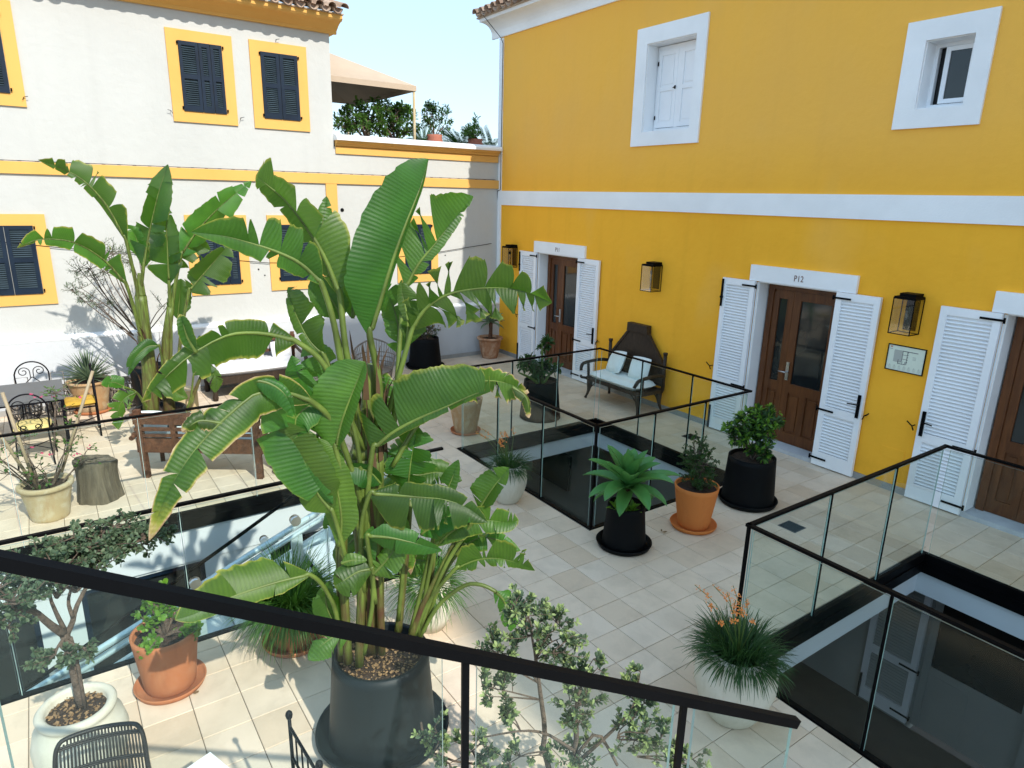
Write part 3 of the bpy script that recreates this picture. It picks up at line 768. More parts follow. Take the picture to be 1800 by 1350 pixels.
roof_row(WB,(.47,-3.50,6.395),(0,-1,0),(-1,0,0),60,.21,.082,.42,4)
# parapet with coping
mb=MB(); mb.prism([(-.35,4.22),(.0,4.22),(.045,4.24),(.06,4.27),(.10,4.29),(.12,4.33),(-.35,4.33)],-3.60,-.04,'y')
mb.box((0,-3.60,4.10),(.03,-.04,4.22)); build(mb,'parapet_moulding',M['trim_yellow'],WB)
mb=MB(); mb.prism([(-.42,4.33),(.17,4.33),(.175,4.37),(.13,4.41),(.0,4.44),(-.35,4.44),(-.42,4.40)],-3.62,-.03,'y'); build(mb,'coping',M['trim_white'],WB)
def win_w(y0,y1,z0,z1,folded=False):
    b=.165; e=.028
    f=MB(); f.box((0,y0,z0),(e,y0+b,z1)); f.box((0,y1-b,z0),(e,y1,z1)); f.box((0,y0+b,z1-b),(e,y1-b,z1)); f.box((0,y0+b,z0),(e,y1-b,z0+b)); w=build(f,'window_surround',M['trim_yellow'],WB)
    a,c=y0+b,y1-b; p,q=z0+b,z1-b; m=(a+c)/2; parts=[(a,m),(m,c)]
    if folded: parts=[(a,a+(c-a)*.45),(a+(c-a)*.45,a+(c-a)*.72),(a+(c-a)*.72,c)]
    for (s,t2) in parts:
        s+=.004; t2-=.004; st=.055 if not folded else .045; f=MB(); x0,x1=.006,.046
        f.box((x0,s,p),(x1,s+st,q)); f.box((x0,t2-st,p),(x1,t2,q))
        for (u,v) in ((p,p+.09),((p+q)/2-.03,(p+q)/2+.04),(q-.06,q)): f.box((x0+.001,s+st,u),(x1-.001,t2-st,v))
        sh=build(f,'shutter',M['blue_shutter'],WB)
        g=MB()
        for (u,v) in ((p+.09,(p+q)/2-.03),((p+q)/2+.04,q-.06)):
            z=u+.016
            while z<v-.008:
                g.obox((.028,(s+t2)/2,z),.015,(t2-st-s-st)/2,.004,Matrix.Rotation(R_(38),3,'Y')); z+=.031
        g.box((.007,s+st,p+.09),(.009,t2-st,q-.06))
        stuff(build(g,'slats',M['blue_slat'],sh))
    for zz in (p+.03,q-.05):
        for yy in (a-.02,c+.005): build(MB().box((.02,yy,zz),(.055,yy+.02,zz+.04)),'hinge',M['black_metal'],WB)
win_w(-9.14,-8.16,4.49,5.86); win_w(-6.25,-5.27,4.45,5.81,True); win_w(-5.0,-4.05,4.44,5.81)
win_w(-9.20,-8.16,1.66,3.0); win_w(-6.25,-5.27,1.66,3.0,True); win_w(-4.92,-3.90,1.67,3.0); win_w(-2.42,-1.50,1.68,3.0)
for (y,z,r) in ((-3.52,3.10,.035),(-7.95,1.86,.014),(-5.12,2.06,.014),(-5.02,1.95,.012),(-1.32,2.2,.012),(-3.35,2.0,.012)):
    mb=MB(); mb.tube([(0,y,z),(.008,y,z)],r,12); build(mb,'vent_hole',M['black_plastic'],WB)
# wires and hold-back hooks
mb=MB(); pts=[onx(0,425,.03),onx(110,436,.03),onx(300,449,.03),onx(470,462,.03),onx(600,463,.03),onx(760,445,.03),onx(864,428,.03)]
mb.tube(pts,.006,5); tag(build(mb,'wire',M['black_metal']),'thin dark wire strung along the white wall above the plants','wire')
for (y,z,s) in ((-8.18,4.62,1),(-6.28,4.60,-1),(-5.22,4.58,1),(-4.55,5.86,1)):
    mb=MB(); mb.tube([(0,y,z),(.05,y,z),(.05,y-.02*s,z-.04)],.004,5); mb.tube([(.05,y,z),(.055,y+.05*s,z+.012)],.004,5); build(mb,'hold_back_hook',M['black_metal'],WB)
mb=MB()
for k in range(42):
    y=-8.8+k*.21; mb.box((.01,y,3.745),(.03,y+.05,3.75))
mb.tube([(.02,-8.8,3.752),(.02,-.1,3.752)],.004,4); build(mb,'lighting_cable',M['black_metal'],WB)
mb=MB(); mb.box((.111,-.95,.42),(.116,-.62,.68)); build(mb,'meter_door',M['plinth'],WB)

# unseen block added behind the photographer, shaped to shade the terrace
t=thing('shade_blocker','tall pale block added unseen behind the photographer to shade the terrace','shadow blocker',(37,1.4,-3.2))
mb=MB(); mb.prism([(-4.0,-3.2),(-4.0,22.3),(-2.3,30.4),(-1.4,31.7),(4.5,31.7),(4.5,-3.2)],34,40,'x'); build(mb,'wall',M['blocker_wall'],t)
# outside ground
mb=MB(); mb.box((-80,-80,-3.3),(80,80,-3.15)); struct(mb,'ground',M['lower_floor'])

# ================================================================== GLASS RAILINGS
def railing(name,label,sides,corners=(),posts_black=True,group='black framed glass railings round the floor openings'):
    """sides: list of ((x,y),(x,y), post distances, z0, z1)"""
    t=thing('glass_railing',label,'railing',(sides[0][0][0],sides[0][0][1],0),group=group)
    for (a,b,posts,z0,z1) in sides:
        a=Vector((a[0],a[1],0)); b=Vector((b[0],b[1],0)); L=(b-a).length; d=(b-a)/L
        m=MB(); m.bar(a+Vector((0,0,z1-.011))-d*.02,b+Vector((0,0,z1-.011))+d*.02,.034,.022); build(m,'handrail',M['black_metal'],t)
        cuts=[.035]+list(posts)+[L-.035]
        for k in range(len(cuts)-1):
            s=a+d*(cuts[k]+.012); e=a+d*(cuts[k+1]-.012); nrm=Vector((-d.y,d.x,0))
            m=MB(); c=(s+e)/2; w=(e-s).length/2
            rot=Matrix((d,nrm,Vector((0,0,1)))).transposed()
            m.obox(c+Vector((0,0,(z0+z1)/2-.02)),w,.0055,(z1-z0)/2-.02,rot)
            m.mi=[1,1,0,1,0,1]; 
            build(m,'glass_pane',[M['glass'],M['glass_edge']],t)
        for p in cuts[1:-1]:
            q=a+d*p
            m=MB(); m.obox(q+Vector((0,0,(z0+z1)/2-.01)),.0055 if posts_black else .002,.012,(z1-z0)/2-.012,Matrix((d,Vector((-d.y,d.x,0)),Vector((0,0,1)))).transposed()); build(m,'post',M['black_metal'] if posts_black else M['glass_edge'],t)
    for q in corners:
            q=Vector((q[0],q[1],0)); z0,z1=-.08,1.17; m=MB(); m.box((q.x-.011,q.y-.011,z0),(q.x+.011,q.y+.011,z1-.02)); build(m,'corner_post',M['black_metal'],t)
    return t
r=.03
x0,x1,y0,y1=4.86+r,7.68-r,-3.85+r,-1.27-r
railing('r','glass railing round the middle floor opening, in front of the carved settle',[((x0,y0),(x1,y0),(.93,1.86),-.08,1.17),((x1,y0),(x1,y1),(.86,1.7),-.08,1.17),((x0,y0),(x0,y1),(.86,1.7),-.08,1.17),((x0,y1),(x1,y1),(.93,1.86),-.08,1.17)],corners=((x1,y0),))
x0,x1,y0,y1=9.85+r,13.3-r,-4.37+r,-1.24-r
railing('r','glass railing round the nearest floor opening at the lower right',[((x0,y0),(x0,y1),(1.08,2.13),-.08,1.17),((x0,y0),(x1,y0),(1.02,2.1,3.1),-.08,1.17),((x0,y1),(x1,y1),(1.5,2.6),-.08,1.17)],corners=((x0,y0),))
x0,x1=4.96+r,7.42-r
railing('r','long glass railing on the far side of the stair opening, just before the wooden bench',[((x0,-5.50),(x0,-12.9),(1.1,2.2,3.3,4.4,5.5),-.08,1.17)],posts_black=False)
railing('r','long glass railing on the near side of the stair opening, behind the jade plant pot',[((x1,-5.50),(x1,-12.9),(1.1,2.2,3.3,4.4,5.5),-.08,1.17)],posts_black=False)

# stair rail in the foreground
A=CAM+1.28*ray(-60,972.5); B=CAM+2.15*ray(1400,1270)
t=thing('stair_railing','sloping black handrail with glass panes crossing the foreground','railing',tuple(B*.5+A*.5-Vector((0,0,1.5))))
m=MB(); m.bar(A,B,.026,.030); build(m,'handrail',M['black_metal'],t)
def onbar(px):
    lo,hi=0,1
    for _ in range(40):
        k=(lo+hi)/2
        if pix(A.lerp(B,k))[0]<px: lo=k
        else: hi=k
    return A.lerp(B,lo)
dd=(B-A); dh=Vector((dd.x,dd.y,0)).normalized(); rot=Matrix((dh,Vector((-dh.y,dh.x,0)),Vector((0,0,1)))).transposed()
for px in (818,1203):
    p=onbar(px); m=MB(); m.obox(p-Vector((0,0,.46)),.0095,.007,.45,rot); build(m,'post',M['black_metal'],t)
def pane(a,b):
    m=MB(); n2=Vector((-dh.y,dh.x,0))*.006; o=0
    q=[a-Vector((0,0,.86)),b-Vector((0,0,.86)),b-Vector((0,0,.017)),a-Vector((0,0,.017))]
    for s in (-1,1):
        for v in q: m.V(v+n2*s)
    m.F((0,1,2,3)); m.F((7,6,5,4)); m.m=1
    for i in range(4):
        j=(i+1)%4; m.F((i,4+i,4+j,j))
    build(m,'glass_pane',[M['glass'],M['glass_edge']],t)
pane(A,onbar(777)); pane(onbar(838),onbar(1186)); pane(onbar(1222),onbar(1392))
# landing and steps under it
m=MB(); m.box((10.85,-10.2,1.66),(13.35,-8.42,1.80)); 
stp=8
for k in range(stp):
    y=-8.42+k*.27; z=1.80-(k+1)*.17
    if z<.05: break
    x=A.x+(B.x-A.x)*((y-A.y)/(B.y-A.y))
    m.box((x+.02,y,z-.16),(x+1.1,y+.30,z))
st=build(m,'stair_flight',M['fascia']); tag(st,'pale concrete landing and steps that the foreground handrail follows','stairs')

# ================================================================== LANTERNS, SIGN
def lantern(x0,label):
    x1=x0+.245; z0,z1=1.97,2.395; y0,y1=-.245,-.012
    t=thing('wall_lantern',label,'wall lamp',(x0+.12,0,1.97),group='black box wall lanterns on the ochre wall')
    m=MB(); e=.009
    for x in (x0,x1-e):
        for y in (y0,y1-e): m.box((x,y,z0),(x+e,y+e,z1))
    for z in (z0,z1-.018):
        h=.018 if z>z0 else e
        m.box((x0+e,y0,z),(x1-e,y0+e,z+h)); m.box((x0+e,y1-e,z),(x1-e,y1,z+h)); m.box((x0,y0+e,z),(x0+e,y1-e,z+h)); m.box((x1-e,y0+e,z),(x1,y1-e,z+h))
    build(m,'frame',M['black_metal'],t)
    m=MB(); m.box((x0+.004,y0+.004,z1),(x1-.004,y1,z1+.012)); m.box((x0+.03,y0+.07,z1+.012),(x1-.03,.0,z1+.045)); build(m,'cap',M['black_metal'],t)
    m=MB(); m.box((x0+.05,-.012,z0+.03),(x1-.05,0,z1+.04)); build(m,'wall_plate',M['black_metal'],t)
    for lo,hi in (((x0+e,y0+.004,z0+e),(x1-e,y0+.007,z1-.018)),((x0+.004,y0+e,z0+e),(x0+.007,y1-e,z1-.018)),((x1-.007,y0+e,z0+e),(x1-.004,y1-e,z1-.018))):
        build(MB().box(lo,hi),'glass',M['lamp_glass'],t)
    cx=x0+.122; cy=-.13
    m=MB(); m.tube([(cx,cy,z1),(cx,cy,z1-.10)],.004,5); m.tube([(cx,cy,z1-.10),(cx,cy,z1-.155)],.02,8); b=build(m,'bulb_holder',M['black_metal'],t)
    m=MB(); m.lathe([(.0,z1-.27),(.02,z1-.262),(.030,z1-.235),(.026,z1-.20),(.014,z1-.165),(.013,z1-.155)],12,(cx,cy)); build(m,'bulb',M['lamp_glass'],t)
lantern(8.655,'black glass wall lantern between door P12 and the right hand door, above the framed plan')
lantern(4.62,'black glass wall lantern above the carved settle')
lantern(.53,'black glass wall lantern in the corner beside door P11, nearest the white house')
t=thing('evacuation_plan','small framed floor plan sign on the ochre wall under the lantern','sign',(8.8,0,1.5))
x0,x1,z0,z1=8.585,9.02,1.495,1.81
m=MB(); e=.010
for lo,hi in (((x0,-.018,z0),(x0+e,0,z1)),((x1-e,-.018,z0),(x1,0,z1)),((x0+e,-.018,z1-e),(x1-e,0,z1)),((x0+e,-.018,z0),(x1-e,0,z0+e))): m.box(lo,hi)
build(m,'frame',M['black_metal'],t)
build(MB().box((x0+e,-.010,z0+e),(x1-e,0,z1-e)),'sheet',M['paper'],t)
U=lambda u:x0+e+(x1-x0-2*e)*u
W=lambda w:z1-e-(z1-z0-2*e)*w
def prt(name,mat,rects,y=-.0112):
    m=MB()
    for (a,b,c,d) in rects: m.box((U(a),y,W(d)),(U(c),y+.0008,W(b)))
    build(m,name,M[mat],t)
prt('grey_area','ink_soft',[(.17,.17,.40,.66)])
prt('plan_lines','ink',[(.40,.17,.82,.20),(.40,.17,.415,.6),(.53,.2,.545,.72),(.415,.33,.53,.345),(.415,.50,.53,.515),(.30,.55,.32,.72),(.30,.71,.50,.73),(.50,.60,.515,.73),(.42,.60,.43,.71),(.36,.62,.42,.63)],-.0125)
prt('plan_dots','ink',[(.545,.2+i*.1,.565,.235+i*.1) for i in range(5)]+[(.32+i*.05,.69,.335+i*.05,.71) for i in range(4)],-.0135)
prt('small_print','ink_soft',[(.69,.36+i*.05,.78,.375+i*.05) for i in range(3)]+[(.06+.135*i,.84+.035*j,.15+.135*i-(j%2)*.02,.848+.035*j) for i in range(7) for j in range(4)]+[(.08+.135*i,.80,.11+.135*i,.825) for i in range(7)],-.0125)
prt('red_mark','ink_red',[(.045,.04,.10,.10)]); prt('mark_lines','paper',[(.055+.015*i,.05,.06+.015*i,.09) for i in range(3)],-.0125)
prt('heading','ink',[(.04,.15,.055,.165),(.065,.15,.11,.165)])

# floor grates
def grate(p,label):
    t=thing('floor_grate',label,'drain',(p.x,p.y,0)); m=MB(); s=.105
    m.box((p.x-s,p.y-s,.0015),(p.x+s,p.y+s,.005)); build(m,'plate',M['drain'],t)
    m=MB()
    for k in range(7): m.box((p.x-s+.012,p.y-s+.018+k*.026,.005),(p.x+s-.012,p.y-s+.030+k*.026,.008))
    build(m,'bars',M['black_metal'],t)
grate(onz(1392,926),'dark square floor drain near door P12')
grate(onz(1215,768),'dark square floor drain by the wall behind the middle opening')

# ================================================================== POTS
def lathe_part(t,name,prof,mat,c,n=36,wob=0): 
    m=MB(); m.lathe(prof,n,c,wob); return build(m,name,mat,t)
def pot(t,c,rt,rb,h,mat,rim=0.0,rimh=.04,thick=.018,z0=0.0,soil=.05,wob=.004,soilmat=None,belly=0.0):
    """open pot: outside wall, lip, inside wall; soil disc"""
    prof=[(0,z0),(rb*.96,z0),(rb,z0+.01)]
    for k in range(1,9):
        u=k/9; prof.append((rb+(rt-rb)*u+belly*math.sin(math.pi*u),z0+h*u*(1 if not rim else 1-rimh/h)))
    if rim: prof += [(rt,z0+h-rimh),(rt+rim,z0+h-rimh+.006),(rt+rim*1.15,z0+h-rimh*.5),(rt+rim,z0+h-.004)]
    prof += [(rt+rim*.8,z0+h),(rt-thick,z0+h),(rt-thick-.004,z0+h-.008),(rt-thick-.012,z0+h-soil-.03),(0,z0+h-soil-.03)]
    p=lathe_part(t,'pot',prof,mat,c,40,wob)
    m=MB(); m.smooth=True; R=rt-thick-.006; zs=z0+h-soil; q=rnd.random()*9
    rings=6; nn=26
    for i in range(rings+1):
        for j in range(nn):
            a=2*math.pi*j/nn; rr=R*i/rings
            m.V((c[0]+rr*math.cos(a),c[1]+rr*math.sin(a),zs+(.012*math.sin(a*3+q+i)+.008*math.sin(a*7+i*2))*(1-i/rings*.6)))
    for i in range(rings):
        for j in range(nn):
            j2=(j+1)%nn; m.F((i*nn+j,(i+1)*nn+j,(i+1)*nn+j2,i*nn+j2))
    build(m,'soil',soilmat or M['soil'],t)
    return zs
def saucer(t,c,r,mat,h=.045,name='saucer'):
    lathe_part(t,name,[(0,.002),(r*.86,.002),(r*.93,.008),(r,h),(r*.985,h+.006),(r*.955,h),(r*.88,.016),(0,.014)],mat,c,44,.004)
def chips(t,c,R,z,n,mat='bark_chip'):
    m=MB()
    for _ in range(n):
        a=rnd.random()*6.283; r=R*math.sqrt(rnd.random()); s=rnd.uniform(.003,.010)
        p=Vector((c[0]+r*math.cos(a),c[1]+r*math.sin(a),z+rnd.uniform(.0,.018)))
        m.obox(p,s,s*rnd.uniform(.4,.9),s*.25,Matrix.Rotation(rnd.random()*6,3,'Z')@Matrix.Rotation(rnd.uniform(-.7,.7),3,'X'))
    stuff(build(m,'bark_chips',M[mat],t))

# ================================================================== PLANT BUILDERS
def curve(pts,n):
    """Catmull-Rom through pts"""
    P=[Vector(p) for p in pts]; P=[P[0]*2-P[1]]+P+[P[-1]*2-P[-2]]; out=[]
    seg=len(P)-3
    for k in range(n):
        u=k/(n-1)*seg; i=min(int(u),seg-1); t=u-i
        a,b,c,d=P[i],P[i+1],P[i+2],P[i+3]
        out.append(.5*((2*b)+(c-a)*t+(2*a-5*b+4*c-d)*t*t+(3*b-a-3*c+d)*t*t*t))
    return out
def big_leaf(root,mid,wR,wL,roll=0,foldR=25,foldL=25,dR=.35,dL=.35,tears=5,dry=0.0,petiole=None,seed=1,curl=0.0,pr_=.011,skew=.28,ragged=.03,mat='banana_leaf',label=None,gapw=.10,face=None,tipw=1.0):
    r=random.Random(seed); n=41; C=curve(mid,n)
    cum=[0]
    for i in range(1,n): cum.append(cum[-1]+(C[i]-C[i-1]).length)
    L=cum[-1]
    m=MB(); m.smooth=True
    view=(CAM-C[n//2]).normalized() if face is None else Vector(face).normalized()
    down=Vector((0,0,-1))
    ks=6; scale_ph=r.random()*9; cup=r.uniform(.25,.6)
    sxs=[]
    for i in range(n):
        t=(C[min(i+1,n-1)]-C[max(i-1,0)]).normalized()
        S=t.cross(view); 
        if S.length<.2: S=t.cross(Vector((.3,.5,.8)))
        S.normalize(); 
        if sxs and S.dot(sxs[-1][1])<0: S=-S
        sxs.append((t,S))
    for side,(w0,fold,droop) in enumerate(((wR,foldR,dR),(wL,foldL,dL))):
        if w0<=0: continue
        sg=1 if side==0 else -1
        tb=sorted(r.uniform(.10,.95) for _ in range(tears)); segs=[0.0]+tb+[1.0]
        for a,b in zip(segs[:-1],segs[1:]):
            if b-a<.015: continue
            lift=r.gauss(0,20) if tears else 0; dr=droop+r.gauss(0,.12 if tears else .0); sk=skew+r.gauss(0,.13 if tears else 0)
            short=1-abs(r.gauss(0,.10)) if tears else 1
            cols=max(3,int((b-a)*n*1.1)); b0=len(m.v)
            for ci in range(cols+1):
                u=a+(b-a)*ci/cols; u=min(1.0,max(0.0,u)); fi=u*(n-1); i=min(int(fi),n-2); f=fi-i
                p=C[i].lerp(C[i+1],f); t=sxs[i][0].lerp(sxs[i+1][0],f).normalized(); S=sxs[i][1].lerp(sxs[i+1][1],f).normalized()
                N=S.cross(t)
                if N.dot(view)<0: N=-N
                prof=min(1.0,(u/.20+.05)**.75)*max(0.0,1-max(0.0,(u-.38)/.62)**(1.9*tipw))**.8
                w=w0*max(.02,prof)*short*(1+ragged*1.6*math.sin(u*60+scale_ph)*r.random()+(.05*r.random() if tears>2 else 0))
                e=(ci/cols-.5)*2; edge=-gapw*w*e*(.35+.65*abs(e))*(1 if tears else 0)
                ang=R_(roll+(0)); 
                fa=R_(fold+lift)
                base=(S*sg)*math.cos(fa)-N*math.sin(fa)
                if roll: base=Matrix.Rotation(R_(roll),3,t)@base
                q=p+N*.0; step=w/ks; prev=q
                for k in range(ks+1):
                    v=k/ks
                    idx=m.V(prev+t*(edge*v*v))
                    m.uv[idx]=(u*L+v*w*.35,v*w*sg)
                    dd_=dry*(max(0,(u-.80)/.20)**1.2*.9+ (v**7)*.55) + (0.30*(v**14) if tears>2 else 0)
                    m.dry[idx]=dd_
                    dirv=(base+t*sk+down*(dr*2.2*v**1.25)+N*(-curl*v*v+.22*math.sin(u*11+scale_ph+side*2)*v+cup*(1-v))).normalized()
                    prev=prev+dirv*step
            K=ks+1
            for ci in range(cols):
                for k in range(ks):
                    q=(b0+ci*K+k,b0+(ci+1)*K+k,b0+(ci+1)*K+k+1,b0+ci*K+k+1)
                    m.F(q if sg>0 else q[::-1])
    lf=build(m,'leaf',M[mat],root)
    if label: lab(lf,label)
    g=MB(); rr=[pr_*(1-.85*i/(n-1)) for i in range(n)]
    back=[C[i]-0.004*view for i in range(n)]
    if petiole:
        P=curve([Vector(p) for p in petiole]+[C[0],C[2]],18)
        k=len(P); g.tube(P+back[4::3],[pr_*(1.35-.35*i/(k-1)) for i in range(k)]+rr[4::3],7)
    else: g.tube(back[::2],rr[::2],6)
    build(g,'midrib',M['rib'] if pr_<.02 else M['banana_stem'],lf)
    return lf
def blade(m,P,w,up,segs,flatw=1.0,tip=.05):
    """thin strip along points"""
    k=len(P); b=len(m.v)
    for i,p in enumerate(P):
        t=(P[min(i+1,k-1)]-P[max(i-1,0)]).normalized(); s=t.cross(up)
        if s.length<1e-3: s=t.cross(Vector((.3,1,.2)))
        s.normalize(); u=i/(k-1); ww=w*(1-u)**.6+w*tip
        m.V(p-s*ww/2); m.V(p+s*ww/2)
    for i in range(k-1): m.F((b+2*i,b+2*i+1,b+2*i+3,b+2*i+2))
def tuft(root,c,z,n,L,spread,w,mat,name='foliage',droop=.9,segs=5,r0=.06,seed=3,tip=.05,up=.0):
    r=random.Random(seed); m=MB(); m.smooth=True
    for _ in range(n):
        a=r.random()*6.283; el=math.acos(1-r.random()*(1-math.cos(R_(spread))))
        l=L*r.uniform(.6,1.1); d=Vector((math.cos(a)*math.sin(el),math.sin(a)*math.sin(el),math.cos(el)))
        p=Vector((c[0]+math.cos(a)*r0*math.sqrt(r.random())*1.3,c[1]+math.sin(a)*r0*r.random()*1.3,z)); P=[p.copy()]
        g=droop*r.uniform(.5,1.25)
        for k in range(segs):
            d=(d+Vector((r.uniform(-.07,.07),r.uniform(-.07,.07),-g*(.10+.22*k/segs)*(.35+math.sin(el))))).normalized(); p=p+d*l/segs; P.append(p.copy())
        blade(m,P,w*r.uniform(.7,1.2),Vector((math.cos(a),math.sin(a),.3)),segs,tip=tip)
    return build(m,name,mat,root)
def leafy(root,start,crowns,leafLW,per,mats,seed=5,branch_r=.012,leaf_n=None,twig_mat='twig',tipmat=None,clump=1.0,name='foliage',trunk=None,droop=.15,wig=.16,upb=.25):
    """branches from start to random targets inside the crown ellipsoids, leaves along the outer part"""
    r=random.Random(seed); tw=MB(); lv=MB(); tips=MB(); L,W=leafLW
    if trunk: tw.tube(curve(trunk[0],8),trunk[1],8)
    for (cc,rad,nt,st) in crowns:
        cc=Vector(cc); s=Vector(st or start)
        mains=[]
        for k in range(max(2,nt//7)):
            v=Vector((r.gauss(0,1),r.gauss(0,1),r.gauss(0,1))).normalized()*(r.random()**.4)*.55
            tg=cc+Vector((v.x*rad[0],v.y*rad[1],v.z*rad[2])); md=s.lerp(tg,.5)+Vector((r.uniform(-1,1)*wig*rad[0],r.uniform(-1,1)*wig*rad[1],r.uniform(-.2,1)*wig*rad[2]))
            P=curve([s,md,tg],7); mains.append(P); tw.tube(P,[branch_r*(1-.6*i/6) for i in range(7)],5,cap=False)
        for k in range(nt):
            v=Vector((r.gauss(0,1),r.gauss(0,1),r.gauss(0,1))).normalized()*(r.random()**.28)
            tg=cc+Vector((v.x*rad[0],v.y*rad[1],v.z*rad[2]))
            P0=min((q for P in r.sample(mains,min(3,len(mains))) for q in P[3:]),key=lambda q:(q-tg).length)
            if (tg-P0).length<.02: continue
            md=P0.lerp(tg,.55)+Vector((r.uniform(-1,1),r.uniform(-1,1),-.2))*(tg-P0).length*.12
            P=curve([P0,md,tg],6); tw.tube(P,[branch_r*.38*(1-.7*i/5)+.0012 for i in range(6)],3,cap=False)
            lenT=(tg-P0).length
            for q in range(per):
                u=1-(r.random()**1.3)*.75; fi=u*5; i=min(int(fi),4); p=P[i].lerp(P[i+1],fi-i); t=(P[i+1]-P[i]).normalized()
                a=r.random()*6.283; x=t.orthogonal().normalized(); y=t.cross(x)
                d=(t*r.uniform(.25,.9)+x*math.cos(a)+y*math.sin(a)+Vector((0,0,upb))).normalized()
                nrm=Vector((r.gauss(0,.5),r.gauss(0,.5),1)).normalized(); s2=r.uniform(.65,1.15)
                tgt=tips if (tipmat and u>.86) else lv
                tgt.leafq(p,d,nrm,L*s2,W*s2,droop)
    b=build(tw,'branches',M[twig_mat],root); f=build(lv,name,mats,root); 
    if tips.v: build(tips,'young_leaves',M[tipmat],root)
    return f

# ================================================================== THE LARGE BANANA PLANT IN THE FOREGROUND
BX,BY=9.05,-6.85
def bp(px,py,off=0): return near(px,py,BX,BY,off)
bn=thing('potted_banana','large banana-like plant in a big dark round planter in the foreground','potted plant',(BX,BY,0))
saucer(bn,(BX,BY),.43,M['anthracite'],.055)
zs=pot(bn,(BX,BY),.300,.345,.60,M['anthracite'],thick=.028,z0=.015,soil=.07,wob=.006)
chips(bn,(BX,BY),.25,zs+.004,420)
m=MB(); m.smooth=True
# pseudostems: (points px,py,off), radii
def stemset(root,P,lst,mat=M['banana_stem']):
    for pts,r0,r1 in lst:
        C=curve([P(*q) for q in pts],14); m=MB(); m.tube(C,[r0+(r1-r0)*(i/13)**.8 for i in range(14)],9,flat=.85); build(m,'stem',mat,root)
stemset(bn,bp,[
 ([(655,1140,-.05),(652,1010,-.03),(648,900,0),(645,800,0)],.075,.105),
 ([(645,800,0),(650,730,0),(652,640,0)],.105,.030),
 ([(612,1165,.10),(606,1060,.10),(603,960,.08),(612,860,.06),(630,780,.03)],.030,.024),
 ([(632,1170,.12),(634,1080,.12),(640,980,.10),(648,870,.08),(660,780,.05)],.028,.026),
 ([(600,1160,.05),(596,1000,.05),(592,900,.04),(580,840,.03)],.022,.016),
 ([(700,1110,-.02),(708,1040,-.02),(716,960,0),(722,880,0)],.026,.014),
 ([(722,1120,.02),(745,1060,.04),(775,1000,.06),(800,950,.08)],.026,.014),
 ([(738,1125,0),(750,1070,0),(760,1010,0),(765,960,0)],.018,.010),
 ([(672,1150,.05),(668,1050,.05),(662,960,.05),(655,880,.03)],.022,.030)])
# torn sheaths on the stem
for k in range(60):
    a=rnd.random()*6.283; h=rnd.uniform(.25,1.65); r0=.088+.012*rnd.random()
    m=MB(); base=bp(650+rnd.uniform(-6,6),1150-h*310,0); d=Vector((math.cos(a),math.sin(a),0)); p0=base+d*r0
    P=[p0+Vector((0,0,-.14)),p0+Vector((0,0,.0)),p0+d*.012+Vector((0,0,.10)),p0+d*rnd.uniform(.02,.07)+Vector((0,0,.19))]
    blade(m,curve(P,6),rnd.uniform(.012,.04),d,5,tip=.1); build(m,'dry_sheath',M['sheath'],bn)
LF=[]
def BL(mid,wR,wL,pet=None,root=bn,P=bp,k=1.0,**kw):
    M_=[P(*q) for q in mid]; sc=(M_[len(M_)//2]-CAM).length/FPX*k
    if root is bn: sc*=1.04
    pp=[P(*q) for q in pet] if pet else None
    return big_leaf(root,M_,wR*sc,wL*sc,petiole=pp,seed=len(LF)*7+11+(LF.append(1) or 0),**kw)
ST=(650,740,.02)
# 1 tall upright leaf
BL([(650,590,.10),(668,530,.12),(690,457,.12),(713,393,.10),(737,333,.06),(753,280,0)],14,76,[(655,800,.04),(668,690,.06)],tears=0,foldR=65,foldL=-6,dR=.1,dL=.02,gapw=.03,skew=.42,pr_=.016,tipw=1.2)
BL([(640,520,-.12),(662,440,-.14),(690,370,-.16),(718,310,-.18)],8,58,None,tears=1,foldR=30,foldL=5,dR=.1,dL=.05,pr_=.010)
# 2 right-up leaf with curled flaps
BL([(713,507,-.05),(735,465,-.05),(765,428,-.06),(795,390,-.08),(832,346,-.12)],18,72,[(690,760,.02),(700,640,0),(706,560,-.03)],tears=6,foldR=55,foldL=-4,dR=.2,dL=.05,curl=-.9,skew=.55,gapw=.2)
# 3 left-up leaf
BL([(598,520,.10),(574,460,.10),(545,408,.10),(505,355,.10),(470,325,.10),(450,308,.10)],66,30,[(640,790,.05),(622,690,.08),(606,600,.10)],tears=4,foldR=-8,foldL=35,dR=.02,dL=.25,dry=.35,skew=.5,pr_=.015)
BL([(566,500,.14),(535,468,.16),(500,448,.18),(450,430,.20),(395,415,.22),(336,408,.24)],52,24,[(620,740,.08),(600,640,.10),(585,560,.12)],tears=4,foldR=-15,foldL=30,dR=-.12,dL=.4,skew=.25,pr_=.014,gapw=.18,dry=.2)
# dark ones behind
BL([(553,470,-.15),(560,430,-.17),(568,385,-.18),(574,345,-.2)],22,20,[(620,700,0),(585,560,-.1)],tears=2,foldR=20,foldL=20,dR=.0,dL=.0)
BL([(600,560,-.06),(585,530,-.06),(566,505,-.08),(556,480,-.1)],24,30,None,tears=0,foldR=10,foldL=10,dR=.3,dL=.3)
BL([(620,560,-.10),(622,510,-.12),(612,465,-.14),(596,430,-.16)],20,30,None,tears=1,foldR=10,foldL=-10,dR=.1,dL=.1)
# 5 left mid leaf, curled
BL([(570,625,.02),(545,600,0),(526,565,-.02),(512,530,-.03),(506,505,-.04)],50,14,[(630,800,.02),(603,700,.03)],tears=3,foldR=-12,foldL=40,dR=.1,dL=.4,curl=.5)
BL([(585,690,-.12),(572,650,-.14),(556,620,-.16),(548,590,-.18)],34,34,None,tears=3,foldR=5,foldL=20,dR=.3,dL=.3)
